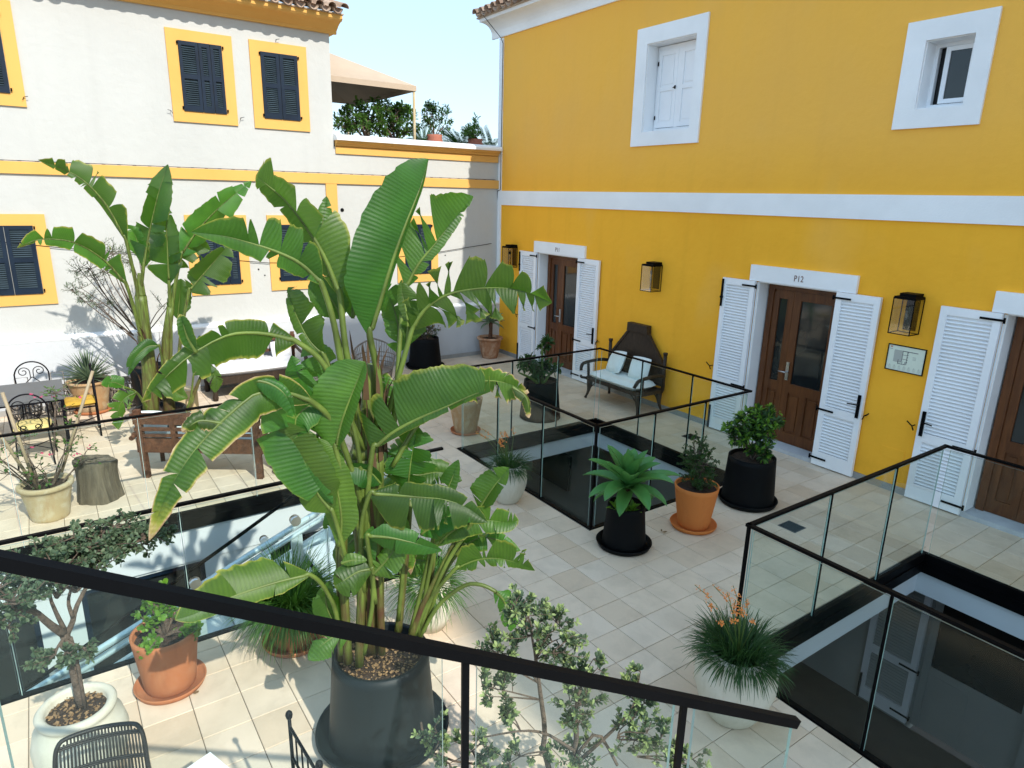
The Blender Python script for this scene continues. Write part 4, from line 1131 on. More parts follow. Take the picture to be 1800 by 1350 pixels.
# 7 right leaf, comb-like
BL([(724,580,.02),(745,545,.04),(780,520,.06),(830,508,.08),(885,506,.10),(930,515,.12),(970,532,.14)],60,62,[(668,780,.02),(690,700,.02),(710,630,.02)],tears=12,foldR=20,foldL=-30,dR=.55,dL=-.55,gapw=.30,skew=.50,dry=.12,ragged=.05,pr_=.013)
# 8 middle fold
BL([(700,620,-.10),(700,575,-.12),(690,535,-.14),(672,500,-.16)],48,30,[(690,760,-.02),(702,690,-.06)],tears=3,foldR=5,foldL=5,dR=.15,dL=.1,curl=.4)
BL([(715,600,-.02),(716,560,-.02),(708,520,-.03),(705,492,-.03)],34,14,None,tears=2,foldR=25,foldL=0,dR=.45,dL=.1)
# 9 large one to the right at mid height
BL([(655,790,.14),(690,760,.16),(735,736,.18),(782,716,.20),(836,692,.22),(862,688,.24)],12,84,[(640,980,.10),(645,880,.12)],tears=4,foldR=40,foldL=-10,dR=.2,dL=-.10,gapw=.08,skew=.12,dry=.2,pr_=.014)
BL([(800,700,-.05),(840,672,-.05),(885,672,-.04),(930,690,-.02)],44,26,[(690,820,0),(740,740,-.03)],tears=6,foldR=35,foldL=0,dR=.55,dL=.2,dry=1.0,gapw=.22,ragged=.08)
# 10 folded leaf rising inside
BL([(590,790,.20),(600,745,.21),(616,700,.22),(632,660,.22),(642,636,.22)],24,62,[(640,960,.12),(610,860,.18)],tears=0,foldR=-40,foldL=15,dR=.0,dL=.15,skew=.3,pr_=.013)
# 11 lower left large hanging leaf
BL([(600,700,.16),(560,705,.18),(520,735,.20),(528,790,.22),(552,845,.23),(585,885,.24)],62,40,[(640,900,.10),(628,780,.14)],tears=4,foldR=10,foldL=5,dR=.1,dL=.1,skew=.3)
BL([(585,900,.22),(560,870,.22),(535,820,.22),(512,770,.22),(492,740,.22)],48,40,[(612,1000,.14),(600,950,.2)],tears=2,foldR=-5,foldL=20,dR=.1,dL=.2)
BL([(596,960,.2),(600,910,.2),(590,850,.21),(572,800,.21),(560,770,.21)],36,30,None,tears=1,foldR=15,foldL=10,dR=.1,dL=.2)
# 12 long drooping left leaf with hanging strips
BL([(520,600,.22),(475,588,.26),(430,585,.30),(389,593,.34),(331,627,.38),(280,673,.42),(249,707,.44)],24,54,[(640,790,.08),(598,700,.14),(565,635,.18)],tears=7,foldR=10,foldL=35,dR=.1,dL=.95,gapw=.18,dry=.5,skew=.22,pr_=.013)
BL([(345,620,.40),(330,595,.41),(322,570,.42),(316,552,.42)],14,12,None,tears=1,dry=.7,foldR=10,foldL=10,dR=.1,dL=.1)
# 13 lower left long leaf down to the tip at 262,950
BL([(548,706,.26),(505,690,.30),(455,690,.34),(415,718,.38),(365,765,.42),(325,815,.45),(288,880,.47),(262,950,.48)],34,44,[(640,900,.10),(606,790,.16),(580,735,.2)],tears=5,foldR=20,foldL=10,dR=.35,dL=.20,gapw=.14,dry=.9,pr_=.014)
BL([(445,668,.35),(475,675,.36),(502,695,.37),(520,735,.37)],32,14,None,tears=1,dry=.4,foldR=20,foldL=10,dR=.6,dL=.2)
BL([(560,760,.05),(540,700,.03),(525,660,.02),(512,625,.0)],26,34,[(625,860,.05),(590,800,.05)],tears=2,foldR=10,foldL=10,dR=.1,dL=.2)
# 15 low left leaf
BL([(545,1010,.22),(500,1020,.25),(455,1033,.28),(400,1052,.31),(345,1078,.34),(308,1090,.36)],52,22,[(600,1150,.10),(590,1075,.14),(568,1030,.18)],tears=3,foldR=-5,foldL=20,dR=.0,dL=.3,gapw=.08,dry=.35)
BL([(612,1120,.15),(590,1118,.17),(565,1135,.19),(542,1160,.20)],22,28,None,tears=2,foldR=10,foldL=10,dR=.4,dL=.5)
BL([(600,1110,.1),(580,1080,.1),(572,1050,.1),(580,1020,.1)],24,24,None,tears=1,foldR=5,foldL=5,dR=.3,dL=.3)
# 17 centre low
BL([(655,1000,.20),(630,1005,.22),(605,1020,.24),(588,1030,.25)],26,34,[(640,1150,.12),(655,1060,.15)],tears=1,foldR=-10,foldL=30,dR=0,dL=.5,dry=.3)
BL([(655,1010,.2),(675,990,.2),(692,968,.2),(700,950,.2)],30,20,None,tears=2,foldR=10,foldL=10,dR=.1,dL=.2)
BL([(640,1010,.16),(646,980,.16),(650,950,.15),(655,925,.15)],14,16,None,tears=0,foldR=10,foldL=10,dR=0,dL=0)
BL([(600,990,.2),(620,985,.22),(645,985,.23)],8,12,None,tears=0,foldR=10,foldL=10,dR=.2,dL=.1)
# right hand cluster
BL([(718,865,-.02),(720,830,-.03),(726,790,-.04),(734,748,-.05)],46,46,[(700,1090,0),(712,960,0)],tears=5,foldR=10,foldL=5,dR=.05,dL=.05)
BL([(772,895,.06),(782,870,.06),(795,840,.05),(806,808,.04)],18,24,[(722,1110,.02),(752,990,.05)],tears=1,foldR=15,foldL=10,dR=.0,dL=.0)
BL([(842,895,.12),(858,870,.12),(876,845,.12),(895,822,.12)],20,36,[(735,1110,.02),(780,1000,.08),(820,935,.12)],tears=2,foldR=10,foldL=5,dR=.05,dL=.05)
BL([(650,868,.20),(690,870,.22),(735,874,.24),(780,878,.26),(820,892,.27),(857,918,.28)],58,26,[(640,1040,.12),(635,930,.16)],tears=6,foldR=15,foldL=20,dR=.75,dL=.1,gapw=.14,dry=.15,pr_=.012)
BL([(645,942,.24),(685,945,.26),(730,955,.27),(778,968,.28)],30,22,[(660,1060,.15),(650,980,.2)],tears=1,foldR=25,foldL=10,dR=.2,dL=.1,dry=.3)
BL([(765,960,.10),(800,930,.11),(845,915,.12),(890,918,.13),(912,915,.13)],26,34,[(735,1115,.02),(750,1030,.05)],tears=4,foldR=15,foldL=-5,dR=.2,dL=.0,dry=.3)
BL([(740,940,.12),(770,915,.13),(805,905,.14),(850,905,.15)],30,22,None,tears=2,foldR=20,foldL=5,dR=.3,dL=.1,dry=.3)
BL([(800,1000,.10),(835,985,.12),(870,981,.14),(905,988,.16),(940,1003,.18)],16,44,[(728,1118,.02),(755,1055,.05)],tears=6,foldR=10,foldL=-25,dR=.3,dL=-.3,gapw=.25,dry=.25)
BL([(868,1038,.10),(885,1055,.10),(895,1085,.10),(898,1110,.10)],18,22,[(735,1125,0),(770,1065,.04),(815,1030,.07),(845,1028,.09)],tears=3,foldR=10,foldL=10,dR=.3,dL=.3)
BL([(815,960,0),(845,945,0),(880,950,0),(915,968,0)],24,20,[(745,1110,0),(780,1010,0)],tears=3,foldR=20,foldL=10,dR=.4,dL=.2,dry=.3)
BL([(690,1000,.05),(700,960,.05),(705,925,.05),(700,895,.05)],20,24,None,tears=1,foldR=20,foldL=10,dR=.2,dL=.2)
BL([(800,975,-.02),(815,955,-.02),(838,945,-.02)],14,14,None,tears=0,foldR=10,foldL=10,dR=.3,dL=.2)
BL([(640,930,-.15),(610,960,-.16),(590,990,-.18)],24,20,None,tears=2,foldR=20,foldL=10,dR=.4,dL=.2)
BL([(690,820,-.12),(730,835,-.13),(775,830,-.14),(812,845,-.15)],26,26,None,tears=3,foldR=20,foldL=5,dR=.3,dL=.1)
BL([(670,850,.1),(650,830,.12),(618,822,.14),(575,838,.15)],16,30,None,tears=1,foldR=10,foldL=10,dR=.2,dL=.3)

for (q0,q1,q2,w) in (((640,930),(600,900),(570,930),20),((665,900),(700,940),(690,985),22),((630,850),(600,880),(585,925),24),((660,830),(690,800),(712,770),24),((640,1000),(612,1010),(600,1050),20),((640,760),(615,730),(600,690),26),((655,740),(672,700),(680,655),22),((630,700),(600,680),(570,690),24),((640,900),(670,930),(720,925),26),((700,1010),(730,985),(770,990),20),((615,800),(585,790),(560,810),24),((665,870),(700,850),(735,865),22)):
    o=rnd.uniform(-.28,-.08); BL([(q0[0],q0[1],o),(q1[0],q1[1],o-.03),(q2[0],q2[1],o-.06)],w*1.2,w,None,tears=4,foldR=rnd.uniform(0,40),foldL=rnd.uniform(0,40),dR=rnd.uniform(.1,.6),dL=rnd.uniform(.1,.6),dry=rnd.choice((0,0,.5,1.1)))
for (q0,q1,q2,w,o) in (((560,760),(545,800),(540,850),16,.05),((470,665),(440,700),(425,745),22,.30),((690,905),(720,960),(722,1010),15,-.05),((640,960),(655,985),(665,1020),16,.16),((900,680),(925,700),(930,735),16,.0),((395,745),(350,740),(320,760),20,.40)):
    BL([(q0[0],q0[1],o),(q1[0],q1[1],o+.01),(q2[0],q2[1],o+.02)],w,w*.8,None,tears=3,foldR=30,foldL=50,dR=.4,dL=.5,dry=1.8,curl=.5,ragged=.09,label='dry brown torn leaf')
# ================================================================== SECOND BANANA, FAR LEFT
CX,CY=2.27,-7.20
def cp(px,py,off=0): return near(px,py,CX,CY,off)
b2=thing('potted_banana','tall banana plant in a low dark tub in front of the left white wall','potted plant',(CX,CY,0))
pot(b2,(CX,CY),.34,.31,.42,M['anthracite'],thick=.03,soil=.06)
stemset(b2,cp,[([(266,735,.05),(262,650,.03),(252,570,0),(247,520,0)],.11,.075),([(300,740,-.05),(293,660,-.05),(292,600,-.05),(300,540,-.05)],.085,.05),([(325,735,0),(342,690,0),(358,650,0)],.04,.02),([(247,520,0),(246,480,0)],.07,.03)])
for k in range(12):
    a=rnd.random()*6.283; h=rnd.uniform(.5,1.5); m=MB(); base=cp(264+rnd.uniform(-5,5),745-h*115,0); d=Vector((math.cos(a),math.sin(a),0)); p0=base+d*.10
    blade(m,curve([p0+Vector((0,0,-.2)),p0,p0+d*.03+Vector((0,0,.14)),p0+d*.10+Vector((0,0,.22))],6),.05,d,5,tip=.1); build(m,'dry_sheath',M['sheath'],b2)
def CL(*a,**kw): return BL(*a,root=b2,P=cp,**kw)
CL([(222,425,.1),(190,365,.12),(152,322,.14),(113,298,.16),(67,281,.18)],27,10,[(252,600,0),(243,520,.04)],tears=6,foldR=-5,foldL=30,dR=.0,dL=.3,gapw=.2,dry=.4,pr_=.02)
CL([(222,500,.2),(190,463,.24),(154,437,.28),(118,423,.32),(68,421,.36),(30,436,.40)],28,14,[(258,640,.05),(240,560,.1)],tears=7,foldR=-25,foldL=20,dR=-.35,dL=.6,gapw=.25,dry=.5,pr_=.02)
CL([(252,470,.05),(262,410,.05),(277,345,.05),(295,289,.05)],26,24,[(250,600,0),(247,530,0)],tears=4,foldR=10,foldL=10,dR=.0,dL=.0,pr_=.02)
CL([(250,455,0),(238,415,0),(225,395,0)],14,18,None,tears=2,foldR=10,foldL=10,dR=.1,dL=.1)
CL([(297,500,-.02),(295,455,-.02),(293,410,-.02),(292,362,-.02)],24,30,[(300,640,-.05),(300,560,-.05)],tears=4,foldR=6,foldL=6,dR=.0,dL=.0,pr_=.02)
CL([(318,450,.0),(345,408,.0),(385,365,.0),(442,318,.0)],30,26,[(296,620,-.05),(305,520,-.03)],tears=4,foldR=10,foldL=5,dR=.05,dL=.05,pr_=.02)
CL([(332,512,.02),(352,488,.02),(378,458,.02),(402,430,.02)],34,22,[(310,690,-.02),(318,590,0)],tears=3,foldR=15,foldL=5,dR=.2,dL=.1,pr_=.02)
CL([(300,470,-.2),(325,440,-.22),(345,430,-.24),(370,440,-.25)],26,20,None,tears=3,foldR=10,foldL=5,dR=.3,dL=.1)
CL([(312,560,-.15),(316,520,-.16),(318,490,-.17)],18,18,None,tears=0,foldR=10,foldL=10,dR=0,dL=0)
CL([(280,608,.2),(258,610,.22),(236,632,.25),(225,660,.26)],14,12,[(290,700,.05),(285,640,.1)],tears=1,foldR=10,foldL=10,dR=.4,dL=.4)
CL([(340,660,.1),(352,640,.1),(358,615,.1),(350,590,.1)],26,22,[(322,735,0),(335,700,.05)],tears=2,foldR=10,foldL=10,dR=.1,dL=.1)
CL([(350,650,.1),(366,650,.12),(380,665,.14),(378,690,.15)],18,14,None,tears=3,foldR=10,foldL=10,dR=.4,dL=.4)
CL([(330,700,.1),(310,690,.12),(300,670,.14),(305,650,.15)],18,14,None,tears=2,foldR=10,foldL=10,dR=.3,dL=.4)
CL([(240,690,.35),(220,700,.4),(208,720,.42),(208,755,.43)],18,16,[(262,730,.1),(250,705,.25)],tears=6,foldR=10,foldL=10,dR=.3,dL=.4,gapw=.3,dry=.3)
CL([(218,680,.3),(200,672,.33),(178,676,.36)],12,10,[(262,720,.1),(240,690,.2)],tears=1,foldR=10,foldL=10,dR=.3,dL=.4,dry=.4)

# ================================================================== POTTED PLANTS ON THE TILES
def pt(name,label,c,cat='potted plant',group=None): return thing(name,label,cat,(c[0],c[1],0),group=group)
# agave in black pot
c=(8.10,-3.77); t=pt('potted_agave','broad green soft-leaved agave in a black round pot before the middle railing corner',c)
saucer(t,c,.285,M['black_plastic'],.05); zs=pot(t,c,.185,.225,.44,M['black_plastic'],thick=.02,z0=.015,soil=.04)
m=MB(); P=curve([(c[0],c[1],.4),(c[0]+.01,c[1]-.01,.5),(c[0]+.0,c[1]+.01,.62)],8); m.tube(P,[.042,.045,.05,.05,.045,.045,.05,.04],9); build(m,'trunk',M['old_wood'],t)
def fleshy(t,base,az,el,L,W,bend,mat,cup=.25,n=9,name='leaf',wp=.42):
    m=MB(); m.smooth=True; d=Vector((math.cos(az)*math.cos(el),math.sin(az)*math.cos(el),math.sin(el))); side=Vector((-math.sin(az),math.cos(az),0)); p=Vector(base); K=5
    for i in range(n+1):
        u=i/n; nn=side.cross(d).normalized()
        if nn.z<0 and el<1.5: nn=-nn
        w=W*(max(0.0,(1-((u-wp)/(1-wp if u>wp else wp*1.35))**2))**(.75 if u>wp else .5))
        if i==n: w=.001
        for k in range(K):
            v=(k/(K-1)-.5)*2; m.V(p+side*(w*.5*v)+nn*(w*cup*abs(v)**1.6)+nn*(.012*(1-v*v)*(1-u)*(-1)))
        d=(d+Vector((0,0,-bend/n))*(.4+1.2*u)).normalized(); p=p+d*(L/n)
    for i in range(n):
        for k in range(K-1): a=i*K+k; m.F((a,a+1,a+K+1,a+K))
    o=build(m,name,mat,t)
    return o
for k in range(26):
    az=k*2.399+.4; q=k/25; el=R_(78-q*88+rnd.uniform(-6,6)); L=.30+.20*math.sin(q*2.6)+.03*rnd.random()
    fleshy(t,(c[0],c[1]+.01,.70-q*.09),az,el,L*rnd.uniform(.85,1.12),.13+.04*math.sin(q*3),.25+.8*q+rnd.uniform(-.15,.25),M['agave'])
for (dx,dy) in ((.07,-.10),(.10,-.02),(.0,-.14)):
    for k in range(9): fleshy(t,(c[0]+dx,c[1]+dy,.43),k*2.399,R_(70-k*7),.11,.045,.5,M['leaf_bright'],n=5,name='offset_leaf')
# orange terracotta with thyme-like shrub
c=(8.21,-2.84); t=pt('potted_shrub','bright orange terracotta pot with a fine-leaved wiry dark shrub',c)
saucer(t,c,.25,M['terracotta_new'],.045); zs=pot(t,c,.235,.165,.47,M['terracotta_new'],thick=.016,z0=.015,soil=.04)
leafy(t,(c[0],c[1],.44),[((c[0],c[1]-.02,.74),(.22,.24,.28),95,None),((c[0]-.05,c[1]+.0,.92),(.14,.18,.25),30,None),((c[0]+.02,c[1],.56),(.22,.22,.10),50,None)],(.022,.013),36,[M['leaf_dark'],M['leaf_mid']],seed=21,branch_r=.006,droop=.05)
# black pot with glossy shrub
c=(8.14,-1.81); t=pt('potted_shrub','large black pot holding a bushy glossy green shrub beside door P12',c)
saucer(t,c,.34,M['black_plastic'],.06); zs=pot(t,c,.265,.30,.56,M['black_plastic'],thick=.02,z0=.015,soil=.04)
leafy(t,(c[0],c[1],.52),[((c[0]+.02,c[1]+.12,.98),(.27,.27,.20),60,None),((c[0]-.10,c[1]-.18,.88),(.17,.17,.22),34,None),((c[0]+.1,c[1]-.0,.70),(.14,.14,.12),16,None)],(.075,.030),22,[M['leaf_dark']],seed=22,branch_r=.011,tipmat='leaf_bright',droop=.2)
# white pot with bulbine, near
def bulbine(c,label,rp,h,seed,nfl,L,n,spread=95):
    t=pt('potted_grass_plant',label,c,group=None); r=random.Random(seed)
    prof=[(0,.0),(rp*.55,.0),(rp*.62,.02),(rp*.85,h*.25),(rp*.99,h*.5),(rp,h*.66),(rp*.93,h*.84),(rp*.78,h*.97),(rp*.70,h),(rp*.64,h*.98),(rp*.66,h*.88),(0,h*.88)]
    m=MB(); m.lathe(prof,44,c,.003); build(m,'pot',M['white_pot'],t)
    m=MB(); m.lathe([(rp*.65,h*.9),(0,h*.92)],20,c); build(m,'soil',M['soil'],t)
    tuft(t,c,h*.92,n,L,spread,.0085,M['grass_dark'],droop=.95,segs=7,r0=rp*.5,seed=seed,tip=.1)
    for k in range(nfl):
        a=r.random()*6.283; tp=Vector((c[0]+math.cos(a)*r.uniform(.08,.26)-.10,c[1]+math.sin(a)*r.uniform(.08,.26)-.12,h+L*r.uniform(.7,1.35)+.10))
        P=curve([(c[0],c[1],h*.9),Vector((c[0],c[1],h)).lerp(tp,.5)+Vector((r.uniform(-.03,.03),r.uniform(-.03,.03),.06)),tp],8)
        m=MB(); m.tube(P,[.0028]*8,4,cap=False); f=build(m,'flower_stalk',M['stem_green'],t)
        m=MB()
        for q in range(13):
            u=q/12; p=P[5].lerp(P[7],u)+Vector((r.gauss(0,.010),r.gauss(0,.010),0)); s=.011*(1-.5*u); m.leafq(p,Vector((r.gauss(0,1),r.gauss(0,1),.6)),Vector((0,0,1)),s*1.7,s*1.2)
            m.leafq(p,Vector((r.gauss(0,1),r.gauss(0,1),-.4)),Vector((1,0,1)),s*1.7,s*1.2)
        build(m,'flower_spike',M['orange_bloom'],f)
    return t
bulbine((10.22,-4.79),'large cream urn with dark grassy foliage and orange flower spikes at the lower right',.27,.52,31,13,.27,1300,70)
bulbine((6.62,-4.20),'cream urn with dark grassy tuft and orange flowers left of the middle railing',.22,.46,32,11,.24,700,80)
# white urn + spiky grass hidden behind the banana
c=(8.22,-6.06); t=pt('potted_grass_plant','cream urn with drooping fine green blades just behind the large banana plant',c)
m=MB(); rp=.20; h=.42; m.lathe([(0,0),(.12,0),(rp*.9,h*.3),(rp,h*.6),(rp*.8,h*.95),(rp*.66,h),(0,h*.9)],36,c); build(m,'pot',M['white_pot'],t)
tuft(t,c,h*.92,520,.38,95,.008,M['grass'],droop=1.1,segs=6,r0=.1,seed=34)
# grassy terracotta behind banana, left
c=(7.82,-7.05); t=pt('potted_grass_plant','terracotta pot with a big fountain of bright green grassy blades, left of the banana plant',c)
saucer(t,c,.24,M['terracotta'],.045); pot(t,c,.22,.16,.36,M['terracotta'],thick=.016,z0=.015,soil=.04)
tuft(t,(c[0],c[1]),.36,1500,.44,90,.0085,M['grass'],droop=1.0,segs=7,r0=.12,seed=35,tip=.12)
# jade plant in terracotta
c=(7.83,-7.93); t=pt('potted_succulent','orange terracotta pot on a saucer with a round-leaved jade plant',c)
saucer(t,c,.235,M['terracotta'],.045); pot(t,c,.215,.165,.43,M['terracotta'],thick=.018,z0=.015,soil=.05)
def jade(t,start,crowns,seed,L=.05,n=14):
    r=random.Random(seed); tw=MB(); lv=MB(); lv.smooth=True
    for (cc,rad,nt) in crowns:
        for k in range(nt):
            v=Vector((r.gauss(0,1),r.gauss(0,1),r.gauss(0,1))).normalized()*(r.random()**.4); tg=Vector(cc)+Vector((v.x*rad[0],v.y*rad[1],v.z*rad[2]))
            P=curve([start,Vector(start).lerp(tg,.5)+Vector((0,0,.02)),tg],6); tw.tube(P,[.014*(1-.6*i/5) for i in range(6)],5)
            for q in range(n):
                p=P[3].lerp(P[5],r.random()) if q<n*.6 else P[5]; d=Vector((r.gauss(0,1),r.gauss(0,1),r.gauss(.3,.8))).normalized(); l=L*r.uniform(.6,1.1); w=l*.72
                nn=Vector((r.gauss(0,.6),r.gauss(0,.6),1)); x=d.cross(nn).normalized(); up=x.cross(d).normalized(); b=len(lv.v)
                lv.V(p+d*l*.5+up*.006)
                for j in range(7):
                    a=6.283*j/7; lv.V(p+d*(l*.5+l*.5*math.cos(a))+x*(w*.5*math.sin(a)))
                for j in range(7): lv.F((b,b+1+j,b+1+(j+1)%7))
    build(tw,'branches',M['twig'],t); build(lv,'foliage',M['leaf_bright'],t)
jade(t,(c[0],c[1],.40),[((c[0]-.05,c[1]-.02,.62),(.16,.16,.16),30),((c[0]+.12,c[1]-.12,.42),(.07,.07,.08),10),((c[0]+.08,c[1]+.17,.44),(.08,.06,.10),14)],41)
# tree in cream bowl, lower left
c=(8.37,-8.47); t=pt('potted_tree','small gnarled tree with dark grey-green leaves in a cream rounded pot at the lower left',c)
m=MB(); m.lathe([(0,0),(.14,0),(.20,.06),(.245,.18),(.25,.27),(.23,.36),(.195,.41),(.192,.43),(.205,.443),(.209,.463),(.195,.48),(.17,.482),(.155,.465),(.155,.42),(.0,.42)],48,c,.002); build(m,'pot',M['white_pot'],t)
m=MB(); m.smooth=True; m.lathe([(.158,.43),(.1,.438),(0,.435)],24,c); build(m,'soil',M['soil'],t); chips(t,c,.145,.437,170)
def tp(px,py,off=0): return near(px,py,c[0],c[1],off)
m=MB()
m.tube(curve([tp(143,1238),tp(132,1190),tp(120,1140),tp(113,1112)],8),[.030,.026,.024,.024,.023,.024,.025,.027],9)
m.tube(curve([tp(113,1115),tp(88,1098,.05),(tp(60,1075,.12)),tp(20,1060,.2),tp(-20,1075,.25)],10),[.024-.0016*i for i in range(10)],8)
m.tube(curve([tp(115,1120),tp(127,1095),tp(133,1070,-.02),tp(150,1035,-.05),tp(165,1010,-.08),tp(180,985,-.1)],10),[.017-.0011*i for i in range(10)],8)
m.tube(curve([tp(115,1110),tp(100,1080,.02),tp(88,1050,.05),tp(86,1020,.07)],8),[.014-.0012*i for i in range(8)],7)
m.tube(curve([tp(128,1085),tp(120,1060),tp(125,1035),tp(135,1010)],8),[.012-.001*i for i in range(8)],7)
m.tube(curve([tp(150,1245,.03),tp(135,1160,.03),tp(124,1120,.02)],6),[.010]*6,6)
build(m,'trunk',M['twig'],t)
crs=[]
for (px,py,off,rx,rz,nt,st) in ((60,1000,.10,.26,.10,46,(100,1050,.03)),(150,960,-.05,.24,.10,60,(150,1020,-.05)),(235,950,-.10,.20,.07,46,(175,990,-.1)),(30,1040,.25,.20,.09,34,(60,1075,.12)),(130,990,.05,.22,.10,40,(133,1040,0)),(150,1145,.10,.07,.04,9,(115,1125,.02)),(95,1160,.12,.12,.07,18,(110,1125,.03)),(190,925,-.1,.15,.07,26,(178,985,-.1)),(285,930,-.15,.08,.05,12,(235,955,-.1)),(10,1100,.25,.14,.06,14,(20,1062,.2))):
    crs.append((tp(px,py,off),(rx*.95,rx*1.2,rz*1.35),int(nt*1.1),tp(*st)))
leafy(t,tp(115,1110),crs,(.032,.019),22,[M['leaf_grey'],],seed=51,branch_r=.011,droop=.08,wig=.2)
# foreground bush below the handrail
c=(10.80,-6.45); t=pt('potted_tree','airy grey-green small-leaved bush rising in the foreground below the handrail',c)
pot(t,c,.24,.18,.38,M['terracotta_limed'],rim=.015)
def fp(px,py,off=0): return near(px,py,10.45,-6.32,off)
m=MB()
m.tube(curve([(c[0]-.02,c[1]-.05,.3),fp(962,1345),fp(958,1280),fp(950,1220),fp(945,1180),fp(938,1130)],12),[.017-.0009*i for i in range(12)],7)
m.tube(curve([(c[0],c[1]+.03,.3),fp(1015,1345),fp(1014,1290),fp(1012,1250),fp(1020,1210)],10),[.017-.0009*i for i in range(10)],7)
m.tube(curve([fp(1010,1320),fp(960,1290),fp(915,1285,.03),fp(850,1296,.05)],8),[.009-.0007*i for i in range(8)],6)
m.tube(curve([fp(1012,1330),fp(1050,1290),fp(1085,1345)],6),[.008]*6,6)
m.tube(curve([fp(1015,1340),fp(1060,1300),fp(1100,1260),fp(1125,1220)],8),[.010-.0008*i for i in range(8)],6)
m.tube(curve([fp(850,1345),fp(770,1330),fp(745,1290),fp(740,1270)],6),[.006]*6,5)
build(m,'trunk',M['twig'],t)
crs=[]
for (px,py,off,rx,rz,nt,st) in ((925,1090,0,.13,.10,26,(938,1140)),(985,1120,0,.13,.11,28,(940,1160)),(880,1140,.05,.12,.09,22,(945,1200)),(870,1210,.05,.10,.09,18,(950,1230)),(1010,1185,-.05,.11,.07,18,(1015,1230)),(1020,1240,0,.12,.09,22,(1014,1280)),(1120,1220,0,.09,.13,24,(1110,1270)),(1130,1290,0,.15,.09,28,(1085,1300)),(820,1320,.05,.16,.07,24,(850,1300)),(890,1250,.1,.07,.06,10,(915,1285)),(760,1290,.1,.10,.07,9,(760,1325)),(1210,1335,0,.10,.07,16,(1120,1330)),(1010,1330,0,.16,.05,16,(1012,1330)),(915,1330,.02,.14,.05,14,(960,1320)),(1050,1165,0,.05,.06,7,(1020,1210)),(905,1060,.02,.08,.05,9,(925,1110)),(1120,1185,.02,.03,.05,6,(1120,1230))):
    crs.append((fp(px,py,off),(rx*1.25,rx*1.25,rz*1.25),int(nt*1.15),fp(*st)))
leafy(t,fp(1000,1300),crs,(.031,.0145),26,[M['leaf_grey']],seed=52,branch_r=.005,tipmat='leaf_tip',droop=.06,wig=.2,upb=.5)
# plants behind the middle opening
c=(4.35,-2.02); t=pt('potted_shrub','tall black tapering pot with a leggy big-leaved plant behind the middle opening',c)
pot(t,c,.27,.33,.62,M['black_plastic'],thick=.02,soil=.05)
m=MB()
ws=[((0,.02),1.22,.03),((-.05,-.06),.95,.25),((.06,.04),.82,-.2),((.02,-.1),.80,.35)]
for (o2,h2,ln) in ws: m.tube(curve([(c[0]+o2[0]*.5,c[1]+o2[1]*.5,.55),(c[0]+o2[0],c[1]+o2[1]-ln*.3,(.55+h2)/2),(c[0]+o2[0],c[1]+o2[1]-ln,h2)],6),[.026,.025,.022,.02,.017,.012],7)
build(m,'stems',M['stem_green'],t)
leafy(t,(c[0],c[1],.6),[((c[0],c[1]+.04,1.20),(.08,.09,.09),12,(c[0],c[1],1.1)),((c[0]-.05,c[1]-.28,.92),(.12,.16,.10),20,(c[0]-.05,c[1]-.2,.85)),((c[0],c[1],.82),(.16,.22,.14),24,None),((c[0]+.04,c[1]+.28,.78),(.06,.10,.05),4,None)],(.12,.045),9,[M['leaf_dark']],seed=55,droop=.25)
c=(4.33,-3.40); t=pt('potted_shrub','weathered terracotta pot with low dark green foliage left of the middle opening',c)
saucer(t,c,.23,M['terracotta'],.04); pot(t,c,.255,.165,.52,M['terracotta_pale'],thick=.018,z0=.012,soil=.04)
leafy(t,(c[0],c[1],.50),[((c[0]-.1,c[1]-.16,.72),(.24,.28,.12),46,None),((c[0]-.3,c[1]+.05,.80),(.20,.20,.13),36,None)],(.045,.022),20,[M['leaf_dark']],seed=56,droop=.12)
c=(.46,-.47); t=pt('potted_aloe','stained terracotta urn with a short-trunked aloe in the corner of the two walls',c)
pot(t,c,.245,.165,.46,M['terracotta_stain'],rim=.035,rimh=.05,thick=.02,soil=.05,belly=.01)
m=MB(); m.tube(curve([(c[0],c[1],.4),(c[0]+.01,c[1]+.01,.58),(c[0]-.01,c[1]+.02,.78)],6),[.05,.045,.042,.04,.042,.045],8); build(m,'trunk',M['old_wood'],t)
for k in range(26):
    q=k/25; fleshy(t,(c[0]-.01,c[1]+.02,.82-.05*q),k*2.399,R_(82-q*92),.34,.065,.2+.7*q,M['agave_grey'],cup=.35,n=6,wp=.2)
c=(.50,-2.08); t=pt('potted_shrub','big black tapering pot with a dark twiggy reddish shrub against the shaded plinth',c)
saucer(t,c,.40,M['black_plastic'],.05); pot(t,c,.28,.34,.60,M['black_plastic'],thick=.02,z0=.015,soil=.05)
leafy(t,(c[0],c[1],.58),[((c[0],c[1],.80),(.32,.36,.20),70,None),((c[0],c[1]+.0,1.15),(.10,.12,.35),22,None),((c[0],c[1]-.5,.95),(.15,.20,.35),16,None)],(.045,.016),13,[M['leaf_dark']],seed=57,droop=.15,tipmat='leaf_dry')
c=(4.45,-6.05); t=pt('potted_plant','orange terracotta pot with fine dry twigs at the right end of the wooden bench',c)
saucer(t,c,.21,M['terracotta'],.04); pot(t,c,.225,.15,.60,M['terracotta'],thick=.016,z0=.012,soil=.04)
leafy(t,(c[0],c[1],.58),[((c[0],c[1]-.05,.72),(.18,.22,.12),34,None)],(.03,.006),16,[M['leaf_dry']],seed=58)
